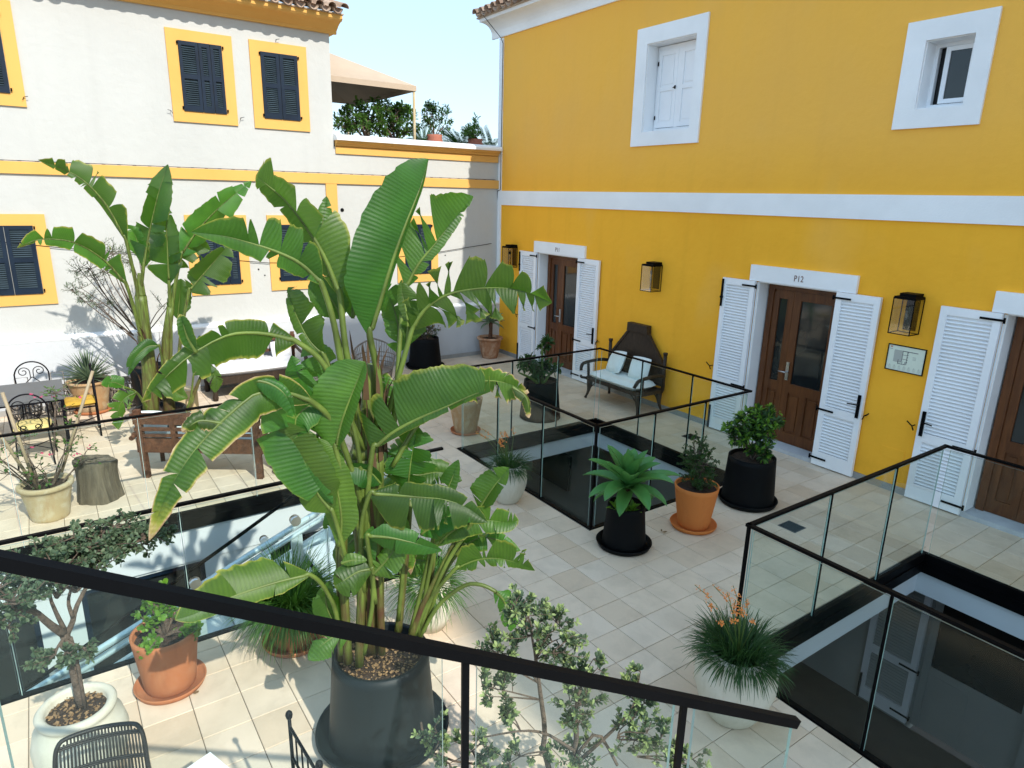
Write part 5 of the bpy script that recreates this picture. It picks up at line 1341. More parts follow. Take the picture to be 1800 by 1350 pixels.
# shrub pot with bamboo canes
c=(4.35,-8.57); t=pt('potted_climber','lime-stained terracotta pot with a thin thorny climber tied to pale canes',c)
pot(t,c,.235,.175,.40,M['terracotta_limed'],rim=.02,rimh=.05,thick=.02,soil=.05)
def qp(px,py,off=0): return near(px,py,c[0],c[1],off)
for P in ([qp(66,862,.03),qp(4,690,.05)],[qp(108,830,-.05),qp(163,652,-.1)],[qp(66,862,0),qp(-30,720,.1)]):
    m=MB(); m.tube([P[0],P[0].lerp(P[1],.5),P[1]],.016,8); build(m,'cane',M['bamboo'],t)
crs=[(qp(px,py,off),(rx,rx,rz),nt,qp(*st)) for (px,py,off,rx,rz,nt,st) in ((40,780,0,.35,.16,16,(70,862)),(120,760,-.05,.22,.3,22,(90,862)),(110,690,-.05,.22,.2,16,(95,800)),(10,830,.1,.25,.08,10,(66,862)),(150,800,-.1,.2,.15,9,(100,862)),(60,830,0,.25,.15,16,(85,862)),(-10,800,.1,.2,.1,6,(66,862)))]
leafy(t,qp(85,862),crs,(.045,.028),3,[M['leaf_mid']],seed=61,branch_r=.010,droop=.1,name='leaves')
m=MB()
for k in range(14):
    p=qp(rnd.choice((88,150,140,52)),rnd.choice((692,795,700,790)),0)+Vector((rnd.gauss(0,.05),rnd.gauss(0,.05),rnd.gauss(0,.04))); m.leafq(p,Vector((rnd.gauss(0,1),rnd.gauss(0,1),.3)),Vector((0,0,1)),.03,.03); m.leafq(p,Vector((rnd.gauss(0,1),rnd.gauss(0,1),.3)),Vector((0,1,0)),.03,.03)
build(m,'blossom',M['pink_bloom'],t)
# spiky agave pot by the plinth
c=(.48,-7.93); t=pt('potted_agave','spiky narrow-leaved grey-green rosette in a pale terracotta pot by the left plinth',c)
saucer(t,c,.27,M['terracotta'],.05); pot(t,c,.29,.20,.50,M['terracotta_pale'],rim=.02,thick=.02,z0=.015,soil=.05)
for k in range(90):
    q=k/89; fleshy(t,(c[0],c[1],.53),k*2.399,R_(86-q*84),.44+.06*rnd.random(),.022,.10+.25*q,M['agave_grey'],cup=.3,n=4,wp=.15)
# dry feathery shrub behind the left banana
c=(.95,-7.15); t=pt('potted_shrub','feathery thin-leaved shrub against the white wall behind the left banana plant',c)
pot(t,c,.26,.22,.75,M['anthracite'],thick=.02,soil=.05)
def up(px,py,off=0): return near(px,py,c[0],c[1],off)
crs=[(up(px,py,off),(rx,rx,rz),int(nt*.7),up(*st)) for (px,py,off,rx,rz,nt,st) in ((160,470,0,.35,.22,60,(240,580)),(190,440,0,.35,.2,50,(240,560)),(140,510,.1,.25,.18,36,(235,590)),(240,450,-.1,.3,.25,30,(245,560)),(300,520,-.1,.3,.25,22,(255,590)),(175,530,.1,.3,.1,20,(240,600)))]
leafy(t,up(245,600),crs,(.060,.009),12,[M['leaf_grey']],seed=62,branch_r=.010,droop=.1,wig=.25,trunk=([(c[0],c[1],.7),up(248,620),up(245,590)],[.03]*8))

# ================================================================== FURNITURE
def cushion_mb(c,sx,sy,sz,rot,puff=.5,seg=10):
    m=MB(); m.smooth=True; c=Vector(c)
    for s in (1,-1):
        b=len(m.v)
        for i in range(seg+1):
            for j in range(seg+1):
                u=i/seg*2-1; v=j/seg*2-1
                e=(1-u**4)*(1-v**4); q=1-.07*(u*u*v*v)
                pin=1-.05*(1-abs(u))*abs(v)**3
                p=Vector((u*sx*(1-.06*(1-v*v)*0)*q,v*sy*q,s*sz*(max(e,0)**puff)+.006*math.sin(u*7+v*5)*e))
                m.V(c+rot@p)
        for i in range(seg):
            for j in range(seg):
                a=b+i*(seg+1)+j; q=(a,a+1,a+seg+2,a+seg+1)
                m.F(q[::-1] if s>0 else q)
    return m
I3=Matrix.Identity(3)
def slab_cushion(name,label,c,sx,sy,sz,rz,mat,cat='cushion',group=None,parent=None,puff=.16):
    rot=Matrix.Rotation(rz,3,'Z'); o=build(cushion_mb((0,0,0),sx,sy,sz,rot,puff,14),name,mat,parent)
    o.location=c
    if label: tag(o,label,cat,group)
    return o
# carved settle on the ochre wall
t=thing('carved_settle','dark carved wooden settle with a tall peaked reed back against the ochre wall','bench',(4.55,-.38,0))
W_=M['dark_wood']; xa,xb=3.90,5.20; ya,yb=-.68,-.12; zs=.40
m=MB(); m.box((xa,ya,zs-.06),(xb,ya+.06,zs)); m.box((xa,yb-.06,zs-.06),(xb,yb,zs)); m.box((xa,ya+.06,zs-.06),(xa+.06,yb-.06,zs)); m.box((xb-.06,ya+.06,zs-.06),(xb,yb-.06,zs)); m.box((xa+.06,ya+.06,zs-.03),(xb-.06,yb-.06,zs-.01)); build(m,'seat_frame',W_,t)
for (x,y,s) in ((xa+.06,ya+.04,-1),(xb-.06,ya+.04,1),(xa+.06,yb-.03,-1),(xb-.06,yb-.03,1)):
    m=MB(); k=-1 if y<-.4 else 1
    m.tube(curve([(x,y,zs),(x,y,zs-.15),(x+s*.02,y+k*.01,.12),(x+s*.05,y+k*.04,.012)],9),[.045,.05,.052,.045,.034,.026,.022,.020,.026],8); build(m,'leg',W_,t)
    m=MB(); m.tube(curve([(x-s*.02,y,.20),(x-s*.12,y,.30),(x-s*.20,y,zs-.05)],6),.009,5); build(m,'bracket',W_,t)
for x,s in ((xa,-1),(xb,1)):
    m=MB(); m.tube(curve([(x,yb,.62),(x+s*.02,-.35,.66),(x+s*.03,ya-.02,.64),(x+s*.02,ya-.10,.58),(x+s*.0,ya-.12,.52)],12),[.030]*9+[.028,.026,.030],8); m.tube([(x,ya+.06,zs-.02),(x+s*.01,ya+.05,.62)],.024,8); m.tube([(x,yb-.02,zs-.02),(x,yb-.02,.98)],.030,8); m.tube([(x,yb-.02,.98),(x,yb-.02,1.02)],.038,8); build(m,'armrest',W_,t)
    m=MB(); m.tube(curve([(x,ya,zs-.03),(x+s*.05,ya-.06,zs-.02),(x+s*.08,ya-.05,zs)],5),.024,6); build(m,'scroll',W_,t)
xt0,xt1=4.30,4.72; zt=1.36
m=MB(); m.bar((xa+.04,yb,.80),(xt0,yb+.04,zt-.1),.05,.04); m.bar((xb-.04,yb,.80),(xt1,yb+.04,zt-.1),.05,.04); m.box((xa,yb-.02,.74),(xb,yb+.03,.80)); m.box((xa,yb-.02,.44),(xb,yb+.03,.49)); build(m,'back_frame',W_,t)
m=MB(); m.prism([(xt0-.03,zt-.12),(xt1+.03,zt-.12),(xt1+.02,zt+.02),(xt0-.02,zt+.02)],yb-.015,yb+.085,'y'); build(m,'top_rail',W_,t)
m=MB(); n=44
for k in range(n):
    u=(k+.5)/n; x0_=xa+.05+(xb-xa-.10)*u; x1_=xt0+(xt1-xt0)*u
    m.bar((x0_,yb+.0,.49),(x0_,yb+.0,.78),.022,.010,up=(0,1,0)); m.bar((x0_,yb+.0,.78),(x1_,yb+.035,zt-.11),.020,.012,up=(0,1,0))
stuff(build(m,'reed_back',W_,t))
slab_cushion('seat_cushion','long pale seat cushion lying on the carved settle',(4.53,-.42,.455),.60,.27,.065,0,M['cushion'])
o=build(cushion_mb((0,0,0),.21,.21,.07,Matrix.Rotation(R_(-14),3,'Z')@Matrix.Rotation(R_(62),3,'X')@Matrix.Rotation(R_(10),3,'Z'),.55),'cushion',M['cushion']); o.location=(4.26,-.32,.69); tag(o,'left square pillow on the carved settle, leaning sideways','cushion')
o=build(cushion_mb((0,0,0),.19,.20,.08,Matrix.Rotation(R_(12),3,'Z')@Matrix.Rotation(R_(68),3,'X'),.55),'cushion',M['cushion']); o.location=(4.80,-.30,.69); tag(o,'right pillow on the carved settle with a dark ribbed side','cushion')
# daybed on the white wall
t=thing('daybed','dark wooden daybed with carved rails against the white plinth','daybed',(.55,-5.4,0))
xa,xb=.16,.92; ya,yb=-6.25,-4.62
m=MB(); m.box((xb-.07,ya,.27),(xb,yb,.40)); m.box((xa,ya,.27),(xa+.06,yb,.40)); m.box((xa+.06,ya,.27),(xb-.07,ya+.06,.40)); m.box((xa+.06,yb-.06,.27),(xb-.07,yb,.40)); m.box((xa+.06,ya+.06,.33),(xb-.07,yb-.06,.38)); build(m,'bed_frame',W_,t)
for (x,y) in ((xa+.05,ya+.05),(xb-.04,ya+.05),(xa+.05,yb-.05),(xb-.04,yb-.05)):
    m=MB(); m.tube([(x,y,0),(x,y,.05),(x,y,.12),(x,y,.28)],[.04,.05,.035,.05],8); build(m,'leg',W_,t)
m=MB()
for y in (ya+.04,yb-.04,(ya+yb)/2): m.tube([(xa+.03,y,.38),(xa+.03,y,.86),(xa+.03,y,.92)],[.03,.03,.04],8)
m.bar((xa+.03,ya,.84),(xa+.03,yb,.84),.04,.07); m.bar((xa+.03,ya,.62),(xa+.03,yb,.62),.03,.05)
for k in range(22): y=ya+.1+k*(yb-ya-.2)/21; m.tube([(xa+.03,y,.62),(xa+.03,y,.82)],.010,5)
build(m,'back_rail',M['old_wood'],t)
for y in (ya+.03,yb-.03):
    m=MB(); m.tube(curve([(xa+.04,y,.70),(.5,y,.64),(xb-.05,y,.60),(xb,y,.54)],7),.026,7); m.tube([(xb-.06,y,.38),(xb-.06,y,.60)],.026,7); build(m,'armrest',W_,t)
slab_cushion('mattress','white mattress lying on the dark daybed',(.56,-5.43,.46),.36,.76,.075,0,M['mattress'],'mattress',puff=.12)
for (y,s) in ((-5.95,.19),(-5.42,.18),(-4.92,.18)):
    o=build(cushion_mb((0,0,0),s,s*.85,.07,Matrix.Rotation(R_(90),3,'Z')@Matrix.Rotation(R_(66),3,'X'),.55),'cushion',M['mattress']); o.location=(.34,y,.65); tag(o,{-5.95:'white pillow at the left end of the daybed',-5.42:'white pillow in the middle of the daybed behind the banana leaves',-4.92:'white pillow at the right end of the daybed'}[y],'cushion')
# bench seen from behind
pl=Vector((3.70,-7.60,0)); pr2=Vector((4.50,-6.38,0)); d=(pr2-pl); Lb=d.length; d.normalize(); nb=Vector((-d.y,d.x,0))
if nb.x>0: nb=-nb        # seat side, away from the camera
t=thing('wooden_bench','weathered brown wooden bench seen from behind, pale cushions on its far side','bench',tuple((pl+pr2)/2))
OW=M['old_wood']
def B(u,w,z): return pl+d*(u*Lb)+nb*w+Vector((0,0,z))
for u in (.03,.30,.68,.97):
    m=MB(); m.bar(B(u,-.02,.0 if u in (.03,.97) else .33),B(u,-.07 if u in (.03,.97) else -.06,.88 if u in (.03,.97) else .80),.07 if u in (.03,.97) else .055,.065,up=(nb.x,nb.y,0)); build(m,'back_post' ,OW,t)
for (z0,z1,w) in ((.33,.51,-.03),(.545,.575,-.045),(.615,.655,-.05),(.70,.785,-.055)):
    j=rnd.uniform(-.012,.012); m=MB(); m.bar(B(-.01,w-.012,(z0+z1)/2-j),B(1.01,w,(z0+z1)/2+j),.036,z1-z0); build(m,'back_board',OW,t)
m=MB(); m.bar(B(-.03,-.05,.80),B(1.03,-.05,.815),.075,.045); build(m,'top_rail',OW,t)
for k in range(5):
    m=MB(); m.bar(B(.0,.05+.095*k,.39),B(1.0,.05+.095*k,.39),.085,.025); build(m,'seat_slat',OW,t)
for u,s in ((-.01,-1),(1.01,1)):
    m=MB(); m.bar(B(u,-.08,.56),B(u,.55,.60),.07,.045); m.bar(B(u,.50,.0),B(u,.50,.58),.05,.05); m.bar(B(u,.50,.34),B(u,.0,.34),.03,.05); m.tube([B(u,-.16,.55),B(u,-.08,.56)],.03,7); build(m,'armrest',OW,t)
rz=math.atan2(d.y,d.x)
slab_cushion('seat_cushion','pale seat cushion on the far side of the wooden bench',tuple(B(.5,.28,.45)),Lb*.47,.22,.05,rz,M['cushion'])
o=build(cushion_mb((0,0,0),.20,.18,.07,Matrix.Rotation(rz,3,'Z')@Matrix.Rotation(R_(70),3,'X'),.55),'cushion',M['cushion']); o.location=tuple(B(.06,.12,.62)); tag(o,'pale pillow peeking out at the left end of the wooden bench','cushion')
# log stool
c=Vector((4.08,-8.10,0)); t=thing('log_stool','rough grey tree stump stool beside the lime-stained pot','stool',tuple(c))
m=MB(); m.smooth=True; n=34; prof=[(.235,0),(.225,.06),(.205,.2),(.20,.34),(.215,.44),(.21,.462)]
for i,(r0,z) in enumerate(prof):
    for j in range(n):
        a=6.283*j/n; q=r0*(1+.07*math.sin(2*a+.6)+.05*math.sin(5*a+1+z*2)+.03*math.sin(11*a)+.012*math.sin(23*a+2)); m.V((c.x+q*math.cos(a),c.y+q*math.sin(a),z+(.03*math.cos(a+1)*(z/.46))))
for i in range(len(prof)-1):
    for j in range(n): j2=(j+1)%n; m.F((i*n+j,i*n+j2,(i+1)*n+j2,(i+1)*n+j))
build(m,'bark',M['grey_wood'],t)
m=MB(); m.smooth=False
k0=len(prof)-1
ring=[MBv for MBv in []]
for rr in (1.0,.75,.45,.2):
    for j in range(n):
        a=6.283*j/n; q=.21*rr*(1+.07*math.sin(2*a+.6)+.05*math.sin(5*a+1.9)+.03*math.sin(11*a)+.012*math.sin(23*a+2)); m.V((c.x+q*math.cos(a),c.y+q*math.sin(a),.461+.03*math.cos(a+1)*rr+(0 if rr==1 else .010*math.sin(a*4+rr*9)-.006)))
m.V((c.x,c.y,.458))
for i in range(3):
    for j in range(n): j2=(j+1)%n; m.F((i*n+j,i*n+j2,(i+1)*n+j2,(i+1)*n+j))
for j in range(n): m.F((3*n+j,3*n+(j+1)%n,4*n))
build(m,'top',M['grey_wood'],t)
# garden table
t=thing('garden_table','grey slate-topped table on thin black iron legs at the far left','table',(1.75,-8.95,0))
xa,xb,ya,yb=1.27,2.32,-9.75,-8.28
m=MB(); m.box((xa,ya,.735),(xb,yb,.76)); build(m,'tabletop',M['slate_table'],t)
m=MB(); m.box((xa+.01,ya+.01,.71),(xb-.01,ya+.04,.734)); m.box((xa+.01,yb-.04,.71),(xb-.01,yb-.01,.734)); m.box((xa+.01,ya+.04,.71),(xa+.04,yb-.04,.734)); m.box((xb-.04,ya+.04,.71),(xb-.01,yb-.04,.734)); build(m,'apron',M['iron'],t)
for x in (xa+.03,xb-.03):
    for y in (ya+.03,yb-.03): m=MB(); m.bar((x,y,0),(x,y,.71),.045,.045); build(m,'leg',M['iron'],t)
# scroll-back iron chairs, local frame: seat centre at origin, back towards -x
def spiral(cy,cz,r,turn,dirn,a0,n=22,x=0):
    P=[]
    for i in range(n):
        u=i/(n-1); a=a0+dirn*turn*u*6.283; q=r*(1-.78*u); P.append((x,cy+q*math.cos(a),cz+q*math.sin(a)))
    return P
def iron_chair(label,padmat):
    t=thing('iron_chair',label,'chair',group='scroll-back wrought iron chairs'); I=M['iron']; bx=-.20
    for (x,y) in ((.19,.17),(.19,-.17)): m=MB(); m.tube(curve([(x,y,.44),(x+.02,y*1.06,.22),(x+.03,y*1.12,.0)],6),.010,6); build(m,'leg',I,t)
    for y in (.17,-.17): m=MB(); m.tube(curve([(bx,y,.44),(bx-.04,y*1.06,.2),(bx-.07,y*1.12,.0)],6),.010,6); build(m,'leg',I,t)
    m=MB(); R=.21; P=[(R*math.cos(6.283*k/20),R*math.sin(6.283*k/20),.44) for k in range(21)]; m.tube(P,.010,6,cap=False)
    m.tube([(.19,.18,.20),(-.22,-.18,.20)],.006,5); m.tube([(.19,-.18,.20),(-.22,.18,.20)],.006,5); build(m,'seat_ring',I,t)
    m=MB(); P=[(bx,-.19,.44)]
    for k in range(15):
        a=math.pi*k/14; P.append((bx-.05,-.205*math.cos(a),.74+.205*math.sin(a)))
    P.append((bx,.19,.44)); m.tube(curve(P,34),.010,6); build(m,'back_hoop',I,t)
    m=MB()
    for s in (1,-1):
        m.tube(curve([(bx-.045,s*.02,.70)]+[(bx-.05,s*q[1],q[2]) for q in spiral(.095,.80,.075,1.35,-1,math.pi)],28),.0065,5)
        m.tube(curve([(bx-.02,s*.03,.46)]+[(bx-.03,s*q[1],q[2]) for q in spiral(.07,.51,.055,1.2,1,math.pi)][2:],22),.0065,5)
        m.tube(curve([(bx-.045,0,.72),(bx-.035,s*.10,.62),(bx-.02,s*.12,.54),(bx-.01,s*.03,.45)],10),.0065,5)
    build(m,'back_scrolls',I,t)
    o=build(cushion_mb((0,0,.475),.20,.20,.035,I3,.2,10),'seat_pad',padmat,t)
    return t
ch=iron_chair('iron scroll-back chair with pale yellow pad on the near side of the table',M['yellow_pad'])
ch.location=(2.42,-8.66,0); ch.rotation_euler=(0,0,R_(176))
p=clone(ch,(1.02,-8.62,0),R_(2),'iron scroll-back chair behind the table, its round back against the plinth')
# straight chair with ochre pad
def straight_chair():
    t=thing('iron_chair','black iron chair with ochre pad and ball-topped back posts right of the table','chair',(1.62,-8.07,0)); I=M['iron']
    x0,x1,y0,y1=1.42,1.82,-8.32,-7.92
    for (x,y) in ((x0,y0),(x1,y0)): m=MB(); m.bar((x,y,0),(x,y,.45),.022,.022); build(m,'leg',I,t)
    for x in (x0,x1):
        m=MB(); m.tube([(x+.0,y1,0),(x,y1-.0,.45),(x,y1-.0,.93)],.013,7); m.tube([(x,y1,.93),(x,y1,.945),(x,y1,.96),(x,y1,.975)],[.010,.02,.02,.008],8); build(m,'back_post',I,t)
    m=MB(); m.bar((x0,y0,.45),(x1,y0,.45),.02,.02); m.bar((x0,y1,.45),(x1,y1,.45),.02,.02); m.bar((x0,y0,.45),(x0,y1,.45),.02,.02); m.bar((x1,y0,.45),(x1,y1,.45),.02,.02); m.bar((x0,y1,.86),(x1,y1,.86),.018,.018); m.bar((x0,y0,.18),(x1,y1,.18),.01,.01); m.bar((x1,y0,.18),(x0,y1,.18),.01,.01)
    for k in range(1,6): m.bar((x0+k*.066,y1,.45),(x0+k*.066,y1,.86),.008,.008)
    build(m,'frame',I,t)
    return t
straight_chair()
slab_cushion('seat_cushion','ochre tufted cushion on the straight iron chair',(1.62,-8.11,.495),.20,.20,.04,0,M['ochre_pad'],puff=.2)
# cane floor lanterns
def cane_lantern(c,r,h,label,handle=True):
    t=thing('cane_lantern',label,'lantern',(c[0],c[1],0),group='cane floor lanterns by the white plinth'); Wk=M['wicker']
    m=MB()
    for k in range(22):
        a=6.283*k/22; m.tube(curve([(c[0]+r*.72*math.cos(a),c[1]+r*.72*math.sin(a),.01),(c[0]+r*math.cos(a),c[1]+r*math.sin(a),h*.35),(c[0]+r*.95*math.cos(a),c[1]+r*.95*math.sin(a),h*.75),(c[0]+r*.5*math.cos(a),c[1]+r*.5*math.sin(a),h)],7),.0075,4)
    stuff(build(m,'cane_ribs',Wk,t))
    for z,q in ((.015,.72),(h*.35,1.0),(h*.72,.97),(h,.5)):
        m=MB(); m.tube([(c[0]+r*q*math.cos(6.283*k/20),c[1]+r*q*math.sin(6.283*k/20),z) for k in range(21)],.012,5,cap=False); build(m,'hoop',Wk,t)
    m=MB(); m.lathe([(r*.5,h),(r*.45,h+.03),(0,h+.035)],14,c); build(m,'lid',M['grey_wood'],t)
    if handle: m=MB(); m.tube([(c[0]-.0,c[1]-r*.4,h),(c[0],c[1]-r*.4,h+.24),(c[0],c[1]+r*.4,h+.24),(c[0],c[1]+r*.4,h)],.007,5); build(m,'handle',Wk,t)
cane_lantern((.42,-7.46),.20,.44,'round cane lantern on the floor right of the spiky agave pot, without a handle',False)
cane_lantern((.45,-8.33),.20,.44,'cane lantern with a tall square handle left of the spiky agave pot')
cane_lantern((.42,-8.78),.20,.40,'cane lantern seen through the round back of the far iron chair')
cane_lantern((.75,-9.28),.18,.36,'cane lantern at the left edge of the picture',False)
# lime block beside the left banana
m=MB(); m.box((1.55,-6.90,0),(1.85,-6.62,.50)); tag(build(m,'stone_block',M['terracotta_limed']),'pale stone block standing right of the left banana tub','block')
# wicker chair behind the banana
c=(1.55,-3.62); t=thing('wicker_chair','woven grey cane tub chair by the shaded plinth behind the large banana plant','chair',(c[0],c[1],0))
m=MB(); n=28
for k in range(n+1):
    a=R_(-20)+R_(220)*k/n+R_(70); h=.86-.22*abs(k/n-.5)*2
    p=[(c[0]+q*math.cos(a),c[1]+q*math.sin(a),z) for q,z in ((.26,.10),(.30,.35),(.34,h*.8),(.37,h))]; m.tube(curve(p,5),.006,4)
for z,q in ((.14,.27),(.22,.28),(.30,.29),(.38,.305),(.46,.315),(.54,.33),(.62,.34)): m.tube([(c[0]+q*math.cos(R_(50)+R_(220)*k/n),c[1]+q*math.sin(R_(50)+R_(220)*k/n),z) for k in range(n+1)],.009,4)
stuff(build(m,'woven_shell',M['wicker'],t))
m=MB(); m.tube([(c[0]+.37*math.cos(R_(50)+R_(220)*k/n),c[1]+.37*math.sin(R_(50)+R_(220)*k/n),.86-.22*abs(k/n-.5)*2) for k in range(n+1)],.016,6); build(m,'rim',M['wicker'],t)
m=MB(); m.lathe([(0,.36),(.28,.37),(.29,.34),(0,.33)],20,c); build(m,'seat',M['wicker'],t)
for a in (45,135,225,315): m=MB(); m.tube([(c[0]+.24*math.cos(R_(a)),c[1]+.24*math.sin(R_(a)),0),(c[0]+.22*math.cos(R_(a)),c[1]+.22*math.sin(R_(a)),.34)],.018,6); build(m,'leg',M['dark_wood'],t)
# dark rattan armchair, lower left (only its back is in the picture)
t=thing('rattan_chair','dark round-rod rattan chair back at the bottom left edge','chair',(9.35,-8.3,0)); Rk=M['rattan_dark']
A0=onz(108,1312,.80); A1=onz(243,1262,.86); up_=Vector((.02,-.02,1)); wv=(A1-A0); wv.z=0; Wd=.40; wv.normalize(); fw=Vector((wv.y,-wv.x,0))
if fw.x<0: fw=-fw
Cc=(A0+A1)/2; Cc.z=0
m=MB()
def bk(u,v):   # u -1..1 across, v 0 seat .. 1 top
    return Cc+wv*(u*.205*(1-.10*v))+fw*(.12*(1-v)+.03*u*u)+Vector((0,0,.40+.45*v))
nr=26
for k in range(nr):
    u=-1+2*(k+.5)/nr; top=1.0-.16*max(0,abs(u)-.72)/.28
    m.tube([bk(u,v*top) for v in (0,.25,.5,.75,1)],.0042,4)
stuff(build(m,'rods',Rk,t))
for v in (.12,.38,.64,.90):
    m=MB(); m.tube([bk(-1+.1*k,v) for k in range(21)],.006,5); m.tube([bk(-1+.1*k,v+.022) for k in range(21)],.006,5); build(m,'cross_rod',Rk,t)
m=MB(); P=[bk(-1,0),bk(-1,.5),bk(-1,.80),bk(-.93,.95),bk(-.72,1.0),bk(0,1.01),bk(.72,1.0),bk(.93,.95),bk(1,.8),bk(1,.5),bk(1,0)]; m.tube(curve(P,40),.011,7); build(m,'back_frame',Rk,t)
for u in (-1,1):
    for q in (.10,.50): m=MB(); a=Cc+wv*(u*.20)+fw*q; m.tube([a+Vector((0,0,.42)),a+wv*(u*.02)],.011,6); build(m,'leg',Rk,t)
m=MB(); a=Cc+fw*.32+Vector((0,0,.41)); m.obox(a,.20,.22,.012,Matrix((wv,fw,Vector((0,0,1)))).transposed()); build(m,'seat',Rk,t)
# slim iron chair back at the bottom centre
t=thing('iron_chair','slim black iron chair with ball finials at the bottom edge by the big planter','chair',(9.8,-7.5,0)); I=M['iron']
a=onz(508,1257,.95); b=onz(561,1345,.95); a.z=b.z=0; v=(b-a); L_=v.length; v/=L_; s2=Vector((-v.y,v.x,0))
if s2.y>0: s2=-s2
for q in (a,b):
    m=MB(); m.tube([q,q+Vector((0,0,.93))],.009,7); m.tube([q+Vector((0,0,z)) for z in (.925,.935,.95,.965,.975)],[.006,.015,.018,.015,.006],9); build(m,'back_post',I,t)
m=MB(); m.bar(a+Vector((0,0,.88)),b+Vector((0,0,.88)),.012,.012); m.bar(a+Vector((0,0,.70)),b+Vector((0,0,.70)),.010,.010); m.bar(a+Vector((0,0,.47)),b+Vector((0,0,.47)),.012,.012)
for k in range(1,5): m.tube([a+v*(L_*k/5)+Vector((0,0,.47)),a+v*(L_*k/5)+Vector((0,0,.88))],.0045,5)
build(m,'back_bars',I,t)
for q in (a,b): m=MB(); m.tube([q+s2*.36,q+s2*.36+Vector((0,0,.46))],.009,6); build(m,'leg',I,t)
m=MB(); m.obox((a+b)/2+s2*.18+Vector((0,0,.465)),L_/2,.19,.008,Matrix((v,s2,Vector((0,0,1)))).transposed()); build(m,'seat',I,t)
# corner of a low white table at the bottom edge
q=onz(362,1340,.48); t=thing('side_table','white low table whose corner shows at the bottom edge','table',(q.x+.2,q.y-.2,0))
m=MB(); rot=Matrix.Rotation(R_(20),3,'Z'); m.obox((q.x+.235,q.y-.10,.48),.22,.22,.012,rot); build(m,'tabletop',M['white_paint'],t)
for (x,y) in ((-.18,-.18),(.18,-.18),(-.18,.18),(.18,.18)): m=MB(); w=rot@Vector((x,y,0)); m.box((q.x+.235+w.x-.015,q.y-.10+w.y-.015,0),(q.x+.235+w.x+.015,q.y-.10+w.y+.015,.467)); build(m,'leg',M['white_paint'],t)

# ================================================================== ROOF TERRACE BEHIND THE PARAPET
m=MB(); m.box((-6,-3.6,3.99),(-.35,-.04,4.01)); o=build(m,'roof_terrace_floor',M['grout']); o['kind']='structure'
t=thing('awning','beige cloth awning on a slim cream post over the roof terrace','awning',(-1.3,-2.6,4.4))
tip=onx(731,151,-.45); lb=onx(583,176,-.45); pk=onx(581,97,-.9); lb2=Vector((-.45,-4.0,lb.z)); 
tipb=tip+Vector((-3.6,0,.0)); lbb=Vector((-4.05,-4.0,lb.z)); apex=Vector((-2.25,-3.95,pk.z+.55))
m=MB(); th=Vector((0,0,.012))
def tri(m,a,b,c):
    n0=len(m.v)
    for p in (a,b,c): m.V(p)
    for p in (a,b,c): m.V(p-th)
    m.F((n0,n0+1,n0+2)); m.F((n0+5,n0+4,n0+3))
    for i in range(3): j=(i+1)%3; m.F((n0+i,n0+3+i,n0+3+j,n0+j))
tl=Vector((-.45,-4.0,tip.z+.0)); 
tri(m,tl,tip,apex); tri(m,tip,tipb,apex); tri(m,tipb,Vector((-4.05,-4.0,tip.z)),apex); build(m,'cloth_roof',M['canvas'],t)
m=MB(); dz=Vector((0,0,-.10))
for (a,b) in ((tl,tip),(tip,tipb)):
    n0=len(m.v); off=Vector((.01,.01,0))
    for p in (a,b,b+dz,a+dz): m.V(p+off)
    for p in (a,b,b+dz,a+dz): m.V(p)
    for q in ((0,1,2,3),(7,6,5,4),(0,4,5,1),(1,5,6,2),(2,6,7,3),(3,7,4,0)): m.F([n0+i for i in q])
build(m,'valance',M['canvas'],t)
m=MB(); m.tube([Vector((tip.x-.03,tip.y-.03,4.0)),Vector((tip.x-.03,tip.y-.03,tip.z-.01))],.028,8); m.tube([Vector((tipb.x+.03,tipb.y-.03,4.0)),Vector((tipb.x+.03,tipb.y-.03,tipb.z-.01))],.028,8); build(m,'post',M['terracotta_limed'],t)
def rp_(px,py,x,off=0): return onx(px,py,x)
def roofplant(px,py,x,label,crowns,leafsz,seed,mats,potr=.22,poth=.26,potmat_='roof_pot',per=16,br=.02):
    b=rp_(px,py,x); b.z=4.0; base=(b.x,b.y); t=thing('potted_shrub',label,'potted plant',(b.x,b.y,4.0))
    hh=poth
    lathe_part(t,'pot',[(0,4.0),(potr*.7,4.0),(potr,4.0+hh*.45),(potr*.98,4.0+hh*.7),(potr*.75,4.0+hh*.9),(potr*.8,4.0+hh),(potr*.7,4.0+hh),(0,4.0+hh*.85)],M[potmat_],base,24)
    crs=[(rp_(cx,cy,x),(rx,rx,rz),nt,None) for (cx,cy,rx,rz,nt) in crowns]
    leafy(t,(b.x,b.y,4.0+hh*.9),crs,leafsz,per,mats,seed=seed,branch_r=br,droop=.1)
    return t,b
roofplant(645,238,-1.0,'wide leafy bush on the roof terrace, left one under the awning',[(625,212,.45,.40,36),(655,198,.42,.42,36),(608,215,.3,.3,20)],(.10,.042),71,[M['leaf_mid']],potr=.25,poth=.45)
roofplant(695,245,-1.0,'yellow-green leafy bush on the roof terrace left of the awning post',[(688,206,.45,.42,52),(712,215,.38,.36,34),(668,215,.35,.35,26)],(.10,.045),72,[M['leaf_mid']],potr=.25,poth=.45)
roofplant(764,250,-.65,'upright twiggy shrub in a red-brown pot on the parapet, right of the awning post',[(757,200,.20,.36,36),(778,205,.26,.34,18)],(.09,.035),73,[M['leaf_dark']],potr=.20,poth=.62,per=12,br=.012)
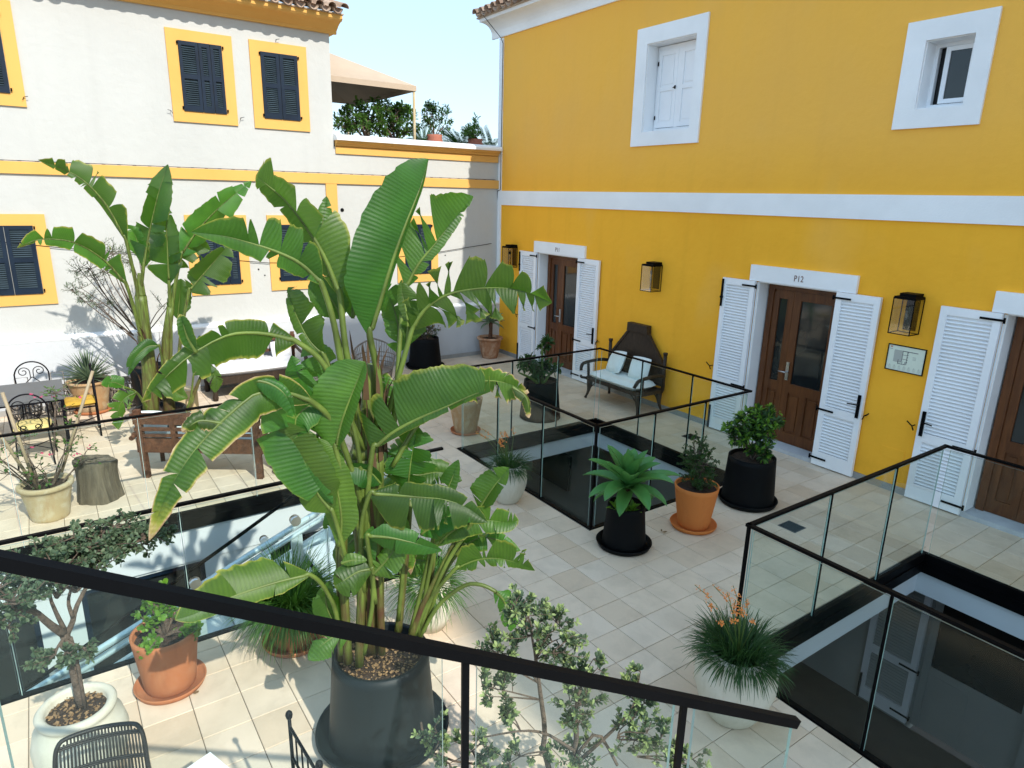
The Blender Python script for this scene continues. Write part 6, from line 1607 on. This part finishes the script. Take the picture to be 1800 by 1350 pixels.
roofplant(835,258,-.65,'low shrub in a red-brown pot on the parapet next to the ochre building',[(828,232,.26,.16,34),(835,215,.16,.16,10)],(.09,.03),74,[M['leaf_mid']],potr=.20,poth=.60,per=12,br=.010)
for (px,py,x,L_,n,el,mat,label,sd_) in ((745,248,-1.4,.55,30,80,'leaf_mid','pale spiky palm tuft behind the awning post','1'),(815,258,-1.5,.75,34,60,'leaf_dark','dark palm fronds on the roof terrace behind the pots','2'),(862,262,-1.5,.8,30,60,'leaf_dark','dark palm fronds at the edge of the ochre building','3')):
    b=rp_(px,py,x); t=thing('palm_tuft',label,'plant',(b.x,b.y,4.0)); m=MB(); r=random.Random(int(sd_)); st=Vector((b.x,b.y,b.z-.15))
    m2=MB(); m2.tube([Vector((b.x,b.y,4.0)),st],.06,8); build(m2,'trunk',M['twig'],t)
    for k in range(n):
        a=r.random()*6.283; e=R_(r.uniform(5,el)); d=Vector((math.cos(a)*math.cos(e),math.sin(a)*math.cos(e),math.sin(e))); p=st.copy(); P=[p.copy()]
        for s in range(5): d=(d+Vector((0,0,-.12))).normalized(); p=p+d*L_/5; P.append(p.copy())
        for s in range(1,5):
            for q in range(5):
                o3=P[s].lerp(P[s+1],q/5); tt=(P[s+1]-P[s]).normalized(); sd2=tt.cross(Vector((0,0,1))).normalized()
                for sg in (1,-1): m.leafq(o3,(tt+sd2*sg*.9).normalized(),Vector((0,0,1)),L_*.26,.018,.1)
    build(m,'fronds',M[mat],t)
# fallen leaves on the tiles
for k,(px,py,lb_) in enumerate(((1163,936,'dry yellow leaf lying on the tiles beside the agave pot'),(338,1218,'brown dry leaf fragment lying on the tiles by the terracotta saucer'))):
    p=onz(px,py); m=MB(); m.leafq(Vector((p.x,p.y,.008)),Vector((.6,.5,.05)),Vector((0,0,1)),.06,.035,-.2); m.leafq(Vector((p.x,p.y,.010)),Vector((-.6,.5,.1)),Vector((0,0,1)),.035,.02,-.3); tag(build(m,'fallen_leaf',M['leaf_dry']),lb_,'leaf')
